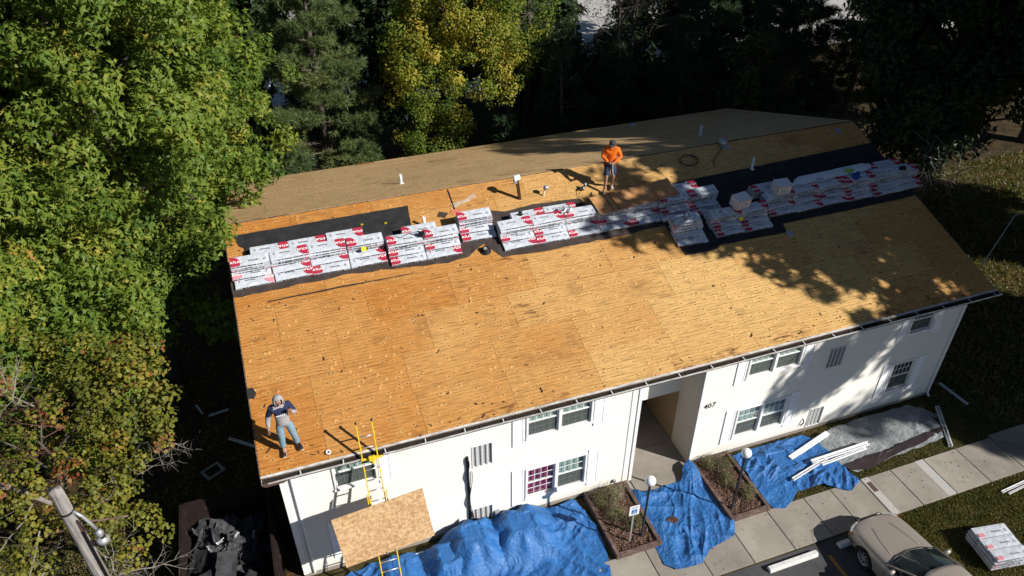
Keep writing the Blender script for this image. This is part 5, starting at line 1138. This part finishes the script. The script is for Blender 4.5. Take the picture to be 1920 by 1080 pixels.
tarp_sheet([(16.75,-.05),(17.6,.10),(19.2,.15),(20.9,.12),(21.2,-.2)],[(16.75,-1.35),(17.2,-1.72),(18.4,-1.62),(19.9,-1.55),(20.9,-1.5),(21.25,-1.3)],[],4,'tarpb','silver grey tarp lying in the shade by the right end of the wall',120,60,.4,.03,group='tarps by the wall')
tarp_sheet([(16.95,-1.38),(18.,-1.30),(19.,-1.3),(20.2,-1.15),(21.2,-1.1)],[(17.0,-1.66),(17.6,-1.78),(18.6,-1.60),(19.8,-1.50),(21.2,-1.25)],[],5,'tarpu','dark brown turned edge of the grey tarp in the shade',90,16,.5,.075,name='tarp_edge')
k=MB()
for n_,pts in enumerate(([(4.75,-1.5),(4.95,-1.35),(5.0,-1.8),(4.85,-1.95)],[(6.1,-1.0),(6.25,-.85),(6.3,-1.2),(6.18,-1.35)])): pass
# dirt patch on the middle tarp
o=MB().lathe([(0,.02),(.16,.012),(.2,0)],9,Matrix.Translation((10.75,-1.45,.14))@Matrix.Scale(.7,4,(0,1,0))).build('mud_patch',M['mulch']); tag(o,'small brown muddy patch on the blue tarp between the beds','mud')

# ------------------------------------------------------------------ lengths of gutter and trim on the ground
def channel(p,q,w,h,label,mt='whitemetal',z=.06,roll=0,name='gutter_length',cat='gutter length'):
    p=Vector((*p,z)) if len(p)==2 else Vector(p); q=Vector((*q,z)) if len(q)==2 else Vector(q); d=(q-p); L_=d.length; d.normalize(); s_=d.cross(Vector((0,0,1))).normalized(); u=s_.cross(d)
    Mx=Matrix((d,s_,u)).transposed().to_4x4(); Mx.translation=p; b=MB()
    Mx=Mx@Matrix.Rotation(roll,4,'X'); t_=.004
    b.box(0,L_,-w/2,w/2,0,t_); b.box(0,L_,-w/2,-w/2+t_,t_,h); b.box(0,L_,w/2-t_,w/2,t_,h); b.box(0,L_,-w/2+t_,-w/2+.02,h-t_,h); b.box(0,.004,-w/2+t_,w/2-t_,t_,h-t_)
    o=b.build(name,M[mt],M=Mx); tag(o,label,cat,'lengths of gutter and trim on the ground'); return o
channel((15.45,-.62),(17.28,-.12),.15,.10,'wide white gutter piece across the back of the right blue tarp',z=.20,roll=PI)
channel((14.97,-1.40),(16.5,-1.05),.09,.07,'white channel at the front of the right blue tarp, pointing left',z=.18)
channel((15.95,-1.02),(18.2,-.98),.12,.08,'white channel lying from the blue tarp over the grey tarp',z=.20)
channel((16.2,-1.22),(18.0,-1.12),.08,.06,'second white channel alongside the one crossing both tarps',z=.20,roll=.3)
channel((21.75,-.30),(20.78,-1.88),.12,.08,'pale channel in the shade, its end near the walk',z=.02)
channel((22.75,.62),(22.85,-.55),.08,.05,'thin pale strip lying in the shade off the right corner',z=.02)
channel((21.10,-.12),(21.42,-.66),.20,.05,'short grey board in the shade by the right corner','galv',z=.03,roll=PI,name='board',cat='board')
channel((20.80,-3.86),(22.9,-3.70),.07,.05,'white channel on the sunlit lawn beyond the walk, at the right edge',z=.05)
channel((20.95,-3.98),(23.0,-3.78),.05,.05,'thinner white channel close beside the one on the lawn',z=.05)
channel((2.9,-.05),(5.0,.12),.05,.03,'narrow white strip on the ground along the foot of the left wall','whitemetal',z=.04)
channel((-1.4,6.35),(-.62,5.71),.09,.05,'white strip lying in the dark left of the building, nearest the roof edge',z=.02)
channel((-2.4,8.3),(-2.2,7.8),.06,.04,'short upright white strip in the dark under the tall sweetgum',z=.05)
channel((-2.0,7.65),(-1.35,7.75),.07,.04,'short white strip in the dark right of the upright one',z=.03)
t=empty('window_frame',(-1.94,5.07,.03),.5); tag(t,'old white window frame thrown down in the dark left of the building','window frame')
MB().box(-.3,.3,-.24,-.17,0,.05).build('frame_rail',M['galv'],t); MB().box(-.3,.3,.17,.24,0,.05).build('frame_rail',M['galv'],t); MB().box(-.3,-.22,-.17,.17,0,.05).build('frame_rail',M['galv'],t); MB().box(.22,.3,-.17,.17,0,.05).build('frame_rail',M['galv'],t)

# ------------------------------------------------------------------ bundles on the lawn
rg=random.Random(5)
Mo=Matrix.Translation((18.84,-5.38,0))@Matrix.Rotation(-.16,4,'Z')
t=empty('pallet',M=Mo); tag(t,'wooden pallet under the bundles on the lawn','pallet')
for y in (-.5,-.25,0,.25,.5): MB().box(-.5,.5,y-.05,y+.05,.09,.11).build('slat',M['timber'],t)
for y in (-.45,0,.45): MB().box(-.5,.5,y-.04,y+.04,0,.09).build('stringer',M['timber'],t)
NL='lowest second third fourth fifth sixth'.split()
for lv in range(6):
    for c in range(3):
        pos=('row nearest the building','middle row','row farthest from the building')[2-c]
        bundle(Mo@Matrix.Translation((rg.uniform(-.02,.02)+(.05 if lv%2 else 0),(c-1)*.37,.112+lv*(BH+.004)))@Matrix.Rotation(rg.uniform(-.012,.012),4,'Z'),'shingle bundle on the lawn pallet, %s layer, %s'%('topmost' if lv==5 else NL[lv],pos),'shingle bundles stacked on the lawn',0,lv+c,lv==5,small=True)
for c in range(3):
    pass

rg=random.Random(90); b=MB()
for x in XS[6:]:
    for i in range(rg.randint(3,14)):
        p=Vector((x+rg.uniform(-.02,.02),-3.4+1.38*rg.random()**1.5,.04)); a=rg.uniform(0,6.3); l=rg.uniform(.02,.07); b.add([p,p+Vector((.012,0,0)),p+Vector((l*math.cos(a),l*math.sin(a),l*.8))],[(0,1,2)])
for i in range(160):
    p=Vector((rg.uniform(8,24),-3.43+rg.uniform(-.02,.03) if i%2 else -2.0+rg.uniform(-.03,.03),.03)); a=rg.uniform(0,6.3); l=rg.uniform(.02,.06); b.add([p,p+Vector((.014,0,0)),p+Vector((l*math.cos(a),l*math.sin(a),l*.8))],[(0,1,2)])
mw=plain('weeds green',(.09,.12,.03),.8); o=b.build('weeds',mw); tag(o,'little weeds growing in the joints of the walk','weeds',kind='stuff')
b=MB()
for i in range(260):
    p=Vector((rg.uniform(8.5,22),rg.uniform(-5.5,-2.0),.058 if True else 0)); 
    if p.y<-3.44: p.z=.012
    a=rg.uniform(0,6.3); l=rg.uniform(.008,.03); b.add([p+Vector((l*math.cos(a+q)*(1,.5)[q_%2],l*math.sin(a+q)*(1,.5)[q_%2],.004*q_)) for q_,q in enumerate((0,1.6,3.1,4.7))],[(0,1,2,3)])
o=b.build('walk_debris',M['felt']); tag(o,'small dark crumbs of roofing on the walk and car park','debris',kind='stuff')
# ------------------------------------------------------------------ the car
k=NT('champagne metallic paint',.3,(.37,.32,.275),.5,.25); k.b.inputs['Coat Weight'].default_value=.7; k.b.inputs['Coat Roughness'].default_value=.05
fl=k.noise(k.coord(),900.,1); k.rough(k.ramp(fl,[(.3,.26),(.7,.40)])); M['car']=k.m
M['carglass']=plain('dark car glass',(.012,.022,.022),.04,spec=.7,var=.05); M['tyre']=plain('tyre rubber',(.014,.014,.015),.8); M['rim']=plain('alloy rim',(.55,.56,.58),.3,metal=.6)
M['headglass']=plain('headlamp lens',(.40,.40,.38),.15,spec=.6); M['amber']=plain('amber lens',(.42,.12,.02),.2,spec=.6); M['seam']=plain('panel gap',(.03,.026,.022),.8)
car=empty('parked_car',(15.88,-3.52,.004),PI); tag(car,'champagne tan saloon car parked nose in at the walk','car')
st=[(0.0,.60,.36,.58),(.05,.74,.30,.66),(.16,.82,.26,.71),(.42,.865,.24,.765),(.9,.885,.22,.83),(1.3,.89,.22,.875),(1.62,.89,.22,.93),(2.4,.89,.22,.955),(3.3,.89,.22,.955),(3.75,.885,.22,.96),(4.2,.87,.24,.94),(4.6,.83,.27,.88),(4.78,.72,.34,.74)]
nb_=17
def sec(y,w,zb,zt):
    half=[(0,zt+.025),(w*.35,zt+.02),(w*.66,zt+.005),(w*.84,zt-.02),(w*.935,zt-.07),(w*.985,zt-.17),(w,zt-.30),(w*.995,max(zb+.14,zt-.45)),(w*.965,zb+.04),(w*.88,zb)]
    bow=.11*(1 if y<.5 else 0)*(1-y/.5 if y<.5 else 0)
    return [(x,y+bow*(abs(x)/.8)**2,z) for x,z in half]
b=MB(); L0=len(sec(*st[0]))
for s in st:
    h=sec(*s); full=[(-x,y,z) for x,y,z in h[::-1]]+h[1:]; b.v+=full
k_=2*L0-1
b.f=[(i*k_+j,(i+1)*k_+j,(i+1)*k_+j+1,i*k_+j+1) for i in range(len(st)-1) for j in range(k_-1)]+[(i*k_,i*k_+k_-1,(i+1)*k_+k_-1,(i+1)*k_) for i in range(len(st)-1)]+[tuple(range(k_)),tuple(range((len(st)-1)*k_,len(st)*k_))[::-1]]; b.m=[0]*len(b.f)
tmp=bpy.data.objects.new('tmp',b.mesh('tmp',M['car'],True)); col.objects.link(tmp)
bm=bmesh.new(); bm.from_mesh(tmp.data); bmesh.ops.recalc_face_normals(bm,faces=bm.faces); bm.to_mesh(tmp.data); bm.free()
s_=tmp.modifiers.new('s','SUBSURF'); s_.levels=2; s_.render_levels=2
cut=MB()
for y in (.93,3.62):
    for sx in (-1,1): cut.lathe([(0,-.2),(.355,-.2),(.355,.2),(0,.2)],28,Matrix.Translation((sx*.86,y,.33))@Matrix.Rotation(PI/2,4,'Y'))
co=cut.build('cut',M['seam']); bm=bmesh.new(); bm.from_mesh(co.data); bmesh.ops.remove_doubles(bm,verts=bm.verts,dist=1e-4); bmesh.ops.recalc_face_normals(bm,faces=bm.faces); bm.to_mesh(co.data); bm.free()
bo=tmp.modifiers.new('b','BOOLEAN'); bo.object=co; bo.operation='DIFFERENCE'; bo.solver='EXACT'
me=baked(tmp); bpy.data.objects.remove(co)
for p in me.polygons: p.use_smooth=True
body=put('body',me,car); es=body.modifiers.new('e','EDGE_SPLIT'); es.split_angle=math.radians(38)
# greenhouse: roof panel, pillars, glass
def zt_(y):
    for a,c in zip(st,st[1:]):
        if a[0]<=y<=c[0]: return a[3]+(c[3]-a[3])*(y-a[0])/(c[0]-a[0])
ws=[(-.76,1.60,.915),(-.40,1.47,.935),(0,1.43,.94),(.40,1.47,.935),(.76,1.60,.915)]; wt=[(-.60,2.38,1.335),(-.3,2.32,1.37),(0,2.30,1.38),(.3,2.32,1.37),(.60,2.38,1.335)]
def grid_surf(lines,n=4):
    q=MB(); m_=len(lines[0]); 
    for l in lines: q.v+=l
    q.f=[(j*m_+i,(j+1)*m_+i,(j+1)*m_+i+1,j*m_+i+1) for j in range(len(lines)-1) for i in range(m_-1)]; q.m=[0]*len(q.f); return q
mid=[((a[0]+c[0])/2*1.0,(a[1]+c[1])/2,(a[2]+c[2])/2+.022) for a,c in zip(ws,wt)]
o=grid_surf([ws,mid,wt]).build('windscreen',M['carglass'],car,smooth=True); u=o.modifiers.new('u','SUBSURF'); u.levels=2; u.render_levels=2
rt_=[[(x*1.02,y-.015,z+.012) for x,y,z in wt],[(-.62,2.75,1.375),(-.3,2.75,1.415),(0,2.75,1.425),(.3,2.75,1.415),(.62,2.75,1.375)],[(-.61,3.2,1.36),(-.3,3.2,1.40),(0,3.2,1.41),(.3,3.2,1.40),(.61,3.2,1.36)],[(-.56,3.5,1.31),(-.3,3.5,1.34),(0,3.5,1.35),(.3,3.5,1.34),(.56,3.5,1.31)]]
o=grid_surf(rt_).build('roof',M['car'],car,smooth=True); u=o.modifiers.new('u','SUBSURF'); u.levels=2; u.render_levels=2; o.modifiers.new('t','SOLIDIFY').thickness=.03
rw=[[(x,y+.0,z) for x,y,z in rt_[3]],[(-.66,4.15,.95),(-.35,4.25,.96),(0,4.28,.96),(.35,4.25,.96),(.66,4.15,.95)]]
grid_surf(rw).build('rear_window',M['carglass'],car,smooth=True)
for sx in (-1,1):
    q=MB(); q.add([(sx*.80,1.72,.925),(sx*.62,2.42,1.325),(sx*.625,2.95,1.34),(sx*.80,2.95,.95)],[(0,1,2,3)]); q.build('side_window',M['carglass'],car)
    q=MB(); q.add([(sx*.80,3.02,.95),(sx*.625,3.02,1.335),(sx*.585,3.45,1.30),(sx*.76,3.85,.95)],[(0,1,2,3)]); q.build('side_window',M['carglass'],car)
    q=MB(); q.tube([(sx*.80,1.58,.90),(sx*.70,2.0,1.135),(sx*.615,2.40,1.35),(sx*.63,2.8,1.375),(sx*.62,3.2,1.36),(sx*.57,3.5,1.31),(sx*.72,4.0,1.02),(sx*.78,4.2,.93)],[.032,.03,.03,.028,.028,.04,.06,.06],8); q.tube([(sx*.81,2.985,.93),(sx*.63,2.985,1.35)],.028,6); q.build('pillar',M['car'],car,smooth=True)
    q=MB(); q.tube([(sx*.85,1.62,.93),(sx*.845,2.4,.955),(sx*.84,3.3,.955),(sx*.80,3.95,.955)],.015,6); q.build('belt_trim',M['seam'],car)
    q=MB(); q.lathe([(0,0),(.07,.0),(.085,.05),(.06,.09),(0,.1)],12,Matrix.Translation((sx*.93,1.80,.99))@Matrix.Rotation(-PI/2,4,'X')@Matrix.Scale(1.35,4,(1,0,0))); q.tube([(sx*.80,1.82,.95),(sx*.92,1.84,.98)],.02,6); q.build('mirror',M['car'],car,smooth=True)
    # door seams and handle
    q=MB(); q.tube([(sx*.896,1.66,.90),(sx*.905,1.62,.62),(sx*.895,1.66,.32)],.005,4); q.tube([(sx*.896,2.98,.93),(sx*.906,2.98,.62),(sx*.897,2.98,.32)],.005,4); q.build('door_seam',M['seam'],car)
    q=MB(); q.tube([(sx*.905,2.68,.80),(sx*.918,2.76,.80),(sx*.905,2.86,.80)],.012,6); q.build('door_handle',M['car'],car,smooth=True)
    q=MB(); q.tube([(sx*.28,.45,.80),(sx*.40,.9,.868),(sx*.47,1.35,.915)],.006,5); q.build('hood_crease',M['car'],car,smooth=True)
    q=MB(); q.tube([(sx*.66,.22,.755),(sx*.78,.6,.805),(sx*.80,1.2,.865),(sx*.79,1.5,.90)],.004,4); q.build('hood_seam',M['seam'],car)
    q=MB(); pts=[(sx*.42,-.005,.56),(sx*.66,.075,.56),(sx*.80,.20,.585),(sx*.81,.24,.64),(sx*.66,.12,.665),(sx*.42,.03,.655)]
    q.poly(pts).prism(pts,(0,.05,0)); q.build('headlight',M['headglass'],car,bevel=.008)
    q=MB(); q.prism([(sx*.815,.22,.575),(sx*.84,.34,.58),(sx*.845,.34,.63),(sx*.82,.24,.635)],(sx*.008,0,0)); q.build('side_marker',M['amber'],car)
    q=MB(); q.prism([(sx*.835,.14,.44),(sx*.88,.30,.44),(sx*.88,.50,.44),(sx*.88,.50,.475),(sx*.88,.30,.475),(sx*.835,.14,.475)],(sx*.014,0,0)); q.build('bumper_strip',M['seam'],car)
    for y in (.93,3.62):
        w_=MB(); w_.lathe([(.21,-.09),(.31,-.1),(.325,-.06),(.325,.06),(.31,.10),(.215,.10),(.205,.06)],30,Matrix.Translation((sx*.78,y,.325))@Matrix.Rotation(sx*PI/2,4,'Y')); wh=w_.build('wheel',M['tyre'],car,smooth=True)
        r_=MB(); Mx=Matrix.Translation((sx*.78,y,.325))@Matrix.Rotation(sx*PI/2,4,'Y'); r_.lathe([(.21,.085),(.20,.06),(.19,.05)],26,Mx); r_.lathe([(0,.088),(.05,.085),(.06,.06)],16,Mx)
        for i in range(9):
            a=i*2*PI/9; ca,sa=math.cos(a),math.sin(a); c2,s2=-sa,ca
            r_.add([Mx@Vector((ca*.05+c2*.014,sa*.05+s2*.014,.08)),Mx@Vector((ca*.05-c2*.014,sa*.05-s2*.014,.08)),Mx@Vector((ca*.20-c2*.026,sa*.20-s2*.026,.068)),Mx@Vector((ca*.20+c2*.026,sa*.20+s2*.026,.068))],[(0,1,2,3)])
        r_.build('rim',M['rim'],wh,smooth=False); d_=MB().lathe([(0,.03),(.2,.03)],20,Mx).build('brake_disc',M['seam'],wh)
q=MB(); q.tube([(-.74,.255,.735),(-.4,.10,.70),(0,.06,.695),(.4,.10,.70),(.74,.255,.735)],.005,4); q.build('hood_seam',M['seam'],car)
q=MB(); 
for i in range(4): q.tube([(-.36,-.01+.01*i,.57+.022*i),(0,-.035+.01*i,.57+.022*i),(.36,-.01+.01*i,.57+.022*i)],.006,4)
q.build('grille',M['alu'],car); MB().box(-.37,.37,-.012,.02,.555,.655).build('grille_back',M['seam'],car)
for a,c in (((-.62,1.53,.945),(.05,1.60,1.0)),((.0,1.49,.965),(.62,1.62,.985))): q=MB(); q.tube([a,c],.010,5); q.build('wiper',M['black'],car)
q=MB(); q.tube([(-.80,1.585,.905),(-.42,1.44,.925),(0,1.40,.93),(.42,1.44,.925),(.80,1.585,.905)],.014,6); q.build('cowl',M['black'],car)
MB().box(-.5,.5,2.0,3.6,.5,.9).build('seat',M['seam'],car,bevel=.05)

# ------------------------------------------------------------------ dumpster at the left, full of torn shingles
dm=empty('dumpster',(0,0,0)); tag(dm,'long rusty open dumpster standing in the shade left of the building','dumpster')
k=NT('rusty brown steel',.8,metal=.2); v=k.coord('World'); k.color(k.ramp(k.noise(v,3.,6,.7),[(.3,(.010,.007,.007)),(.6,(.022,.012,.010)),(.78,(.08,.06,.05))])); M['rust']=k.m
x0,x1,y0,y1,zt2=-2.50,-.18,-3.6,2.45,1.75
for a in ((x0,x0+.06,y0,y1),(x1-.06,x1,y0,y1),(x0+.06,x1-.06,y1-.06,y1),(x0+.06,x1-.06,y0,y0+.06)): MB().box(*a,.15,zt2).build('side_wall',M['rust'],dm)
for a in ((x0-.02,x0+.08,y0,y1),(x1-.08,x1+.02,y0,y1),(x0+.08,x1-.08,y1-.08,y1+.02)): MB().box(*a,zt2+.002,zt2+.06).build('top_rim',M['rust'],dm,bevel=.01)
MB().box(x0,x1,y0,y1,.1,.148).build('floor_plate',M['rust'],dm)
y=y0+.4
while y<y1: MB().box(x0-.06,x0-.002,y,y+.07,.15,zt2).build('rib',M['rust'],dm); MB().box(x1+.002,x1+.06,y,y+.07,.15,zt2).build('rib',M['rust'],dm); y+=.6
k=NT('torn asphalt shingle',.9,spec=.15); v=k.coord(); rr_=k.n('ObjectInfo').outputs['Random']; k.color(k.mix(1.,k.ramp(k.noise(v,4.,5,.7),[(.3,(.022,.022,.025)),(.7,(.06,.06,.066))]),k.ramp(rr_,[(0,.5),(1,1.6)]),'MULTIPLY')); k.bump(k.noise(v,60.,3),.4,.01); M['shing']=k.m
rg=random.Random(44); b=MB()
def chunk(b,c,L_,w_,rot,curl,seed):
    n,m_=8,5; base=len(b.v); Mx=Matrix.Translation(c)@rot
    for j in range(m_):
        for i in range(n):
            u=i/(n-1)-.5; v_=j/(m_-1)-.5; x=u*L_*(1+.12*noise.noise((v_*4,seed,1))*(abs(u)>.4)); y_=v_*w_*(1+.2*noise.noise((u*5,seed,4))*(abs(v_)>.4)); z=curl*(u*u*L_)+.05*noise.noise((u*3,v_*3,seed))
            b.v.append(tuple(Mx@Vector((x,y_,z))))
    b.f+=[(base+j*n+i,base+j*n+i+1,base+(j+1)*n+i+1,base+(j+1)*n+i) for j in range(m_-1) for i in range(n-1)]; b.m+=[0]*((m_-1)*(n-1))
for i in range(260):
    c=Vector((rg.uniform(x0+.3,x1-.3),rg.uniform(y0+.3,y1-.35),0)); c.z=.95+.5*noise.noise((c.x,c.y*.7,3))+rg.uniform(-.2,.12)
    rot=Matrix.Rotation(rg.uniform(0,6.3),4,'Z')@Matrix.Rotation(rg.gauss(0,.45),4,'X')@Matrix.Rotation(rg.gauss(0,.35),4,'Y'); chunk(b,c,rg.uniform(.3,.75),rg.uniform(.2,.42),rot,rg.uniform(-.4,.5),i)
MB().box(x0+.07,x1-.07,y0+.07,y1-.07,.15,.62).build('debris_fill',M['shing'],dm)
o=b.build('torn_shingles',M['shing']); tag(o,'heap of torn dark shingles and felt inside the dumpster','debris',kind='stuff')
for i,(x,y,z,L_,w_,rz,rx_,lb) in enumerate(((-1.45,.35,1.38,.95,.52,1.48,.10,'long flat grey shingle sheet on top of the dumpster heap'),(-2.15,.75,1.35,.7,.4,1.3,-.3,'grey shingle sheet tilted against the left side of the dumpster'),(-1.95,.0,1.3,.8,.4,1.8,-.2,'bent grey shingle sheet at the left of the heap, below the tilted one'),(-.95,-.4,1.35,.8,.5,.9,.2,'grey shingle sheet at the right of the dumpster heap'),(-1.5,-.65,1.4,.8,.4,.2,.15,'grey shingle sheet across the front of the dumpster heap'))):
    b=MB(); chunk(b,Vector((x,y,z)),L_,w_,Matrix.Rotation(rz,4,'Z')@Matrix.Rotation(rx_,4,'X'),.12,i+70); o=b.build('shingle_sheet',M['shing']); tag(o,lb,'shingle sheet','larger sheets in the dumpster')
for i,(x,y) in enumerate(((-1.6,1.35),(-1.2,1.4),(-.75,1.3),(-1.9,1.2))):
    b=MB(); chunk(b,Vector((x,y,1.2)),.24,.07,Matrix.Rotation(.5+i*.5,4,'Z')@Matrix.Rotation(.5,4,'X'),.3,i+90); o=b.build('white_scrap',M['galv']); tag(o,'thin pale scrap at the back of the dumpster heap, %s from the left'%('second','third','fourth','first')[i],'scrap','pale scraps in the dumpster')

# ------------------------------------------------------------------ utility pole
pl=empty('utility_pole',(-2.05,-4.42,0)); tag(pl,'weathered grey utility pole with a lamp bracket near its top, at the lower left','utility pole')
k=NT('weathered pole wood',.85,spec=.1); v=k.coord(); k.color(k.ramp(k.noise(k.mapped(v,(9,9,.8)),2.,6,.75),[(.3,(.13,.115,.105)),(.5,(.27,.25,.235)),(.7,(.40,.38,.36))])); k.bump(k.noise(k.mapped(v,(16,16,.6)),2.,5),.7,.03); M['pole']=k.m
b=MB(); b.lathe([(.14,0),(.13,3),(.11,7),(.092,10.18),(.084,10.24),(0,10.26)],20); b.build('pole',M['pole'],pl,smooth=True)
b=MB(); b.box(.09,.115,-.09,-.065,.0,9.6); b.build('conduit',M['twigred'],pl); MB().tube([(.135,-.14,0),(.125,-.12,9.4)],.012,6).build('ground_wire',M['black'],pl)
b=MB(); b.lathe([(.099,-.02),(.099,.02)],20,Matrix.Translation((0,0,9.78))); b.build('clamp',M['black'],pl)
b=MB(); b.tube([(.09,-.04,9.78),(.17,-.06,9.66),(.23,-.08,9.5),(.27,-.09,9.36)],.024,8); b.build('bracket_arm',M['galv'],pl,smooth=True)
b=MB(); b.tube([(.10,-.08,9.62),(.15,-.11,9.4),(.25,-.11,9.3)],.01,6); b.build('wire',M['black'],pl,smooth=True)
b=MB(); b.lathe([(0,.12),(.07,.10),(.085,0),(.06,-.10),(0,-.12)],14,Matrix.Translation((.29,-.10,9.26))@Matrix.Scale(.62,4)); b.build('lamp_housing',M['galv'],pl,smooth=True)
b=MB(); b.lathe([(.07,0),(.14,-.05),(.15,-.14),(.12,-.15)],18,Matrix.Translation((.31,-.11,9.18))@Matrix.Scale(.62,4)@Matrix.Rotation(.25,4,'Y')); b.build('lamp_shade',M['galv'],pl,smooth=True)
b=MB(); b.tube([(.10,-.02,9.5),(.35,.1,9.3),(.62,.22,9.12)],.016,6,cap=False); b.build('support_arm',M['timber'],pl)
# pale cable off the right end of the roof
b=MB(); b.tube([(22.45,4.2,5.2)]+[(26.9+ .0*i,4.0,1.6+.0*i) for i in range(0)]+[(27.2,3.93,2.0),(28.18,4.13,4.0)][:0]+[(25.2,3.2,5.3),(28.2,4.1,4.3),(31.,4.2,4.5)],.012,5,cap=False)
b=MB(); b.tube([(27.0,3.9,.0),(27.25,3.93,2.0),(28.1,4.1,4.0),(28.5,4.1,4.15),(31.,3.4,4.2)],.018,5); o=b.build('guy_cable',M['galv'],smooth=True); tag(o,'thin pale cable rising out of the shade off the right end of the roof','cable')
# ------------------------------------------------------------------ grass and fallen leaves
rng=np.random.default_rng(77)
def blades(name,x0,x1,y0,y1,n,size,label,mt,shape='tri',up=1.,tint=.45,z=.0,keep=None):
    P=np.stack([rng.uniform(x0,x1,n),rng.uniform(y0,y1,n),np.full(n,z)],1)
    if keep is not None: P=P[keep(P)]
    n=len(P); tv=np.array([noise.noise((p[0]*1.4,p[1]*1.4,1))*.35+noise.noise((p[0]*5,p[1]*5,2))*.2 for p in P]); 
    if up: al=rng.normal(size=(n,3))*.5+np.array([0,0,1]); o=leaf_cloud(name,P,np.cross(al,rng.normal(size=(n,3))),size*(.5+rng.random(n)),tint+tv+rng.normal(size=n)*.12,shape,mt,None,rng,along=al)
    else: o=leaf_cloud(name,P+np.array([0,0,.015]),np.array([0,0,1.])+rng.normal(size=(n,3))*.35,size*(.5+rng.random(n)),tint+tv+rng.normal(size=n)*.2,shape,mt,None,rng)
    tag(o,label,'grass' if up else 'leaves',kind='stuff'); return o
SHAPES['tri']=[[(-.22,0),(.22,0),(0,1)]]
blades('grass',17.0,24.5,-8,-3.46,85000,.065,'short mown grass on the lawn between the car and the right edge',FM['grass'])
blades('grass',13.8,24.,-1.98,.3,30000,.055,'strip of grass between the walk and the building',FM['grass'],keep=lambda P:(P[:,0]>13.8))
blades('fallen_leaves',17.0,24.5,-8,-3.46,2500,.05,'small dry leaves scattered on the front lawn',FM['bush'],'oval',0,.85)
blades('grass',23.,42.,-1.5,14,55000,.13,'longer grass in and out of shade beyond the right end of the building',FM['grass'],tint=.5)
blades('weeds',-8.5,-2.6,-4,4.5,40000,.11,'dry grass and weeds on the ground at the lower left',FM['grass'],tint=.6)
blades('fallen_leaves',-8.5,0,-3,16,9000,.07,'brown fallen leaves on the ground left of the building',FM['bush'],'oval',0,.95)
blades('fallen_leaves',22.5,42.,-1,14,16000,.09,'brown fallen leaves on the grass under the right hand trees',FM['bush'],'oval',0,.9)
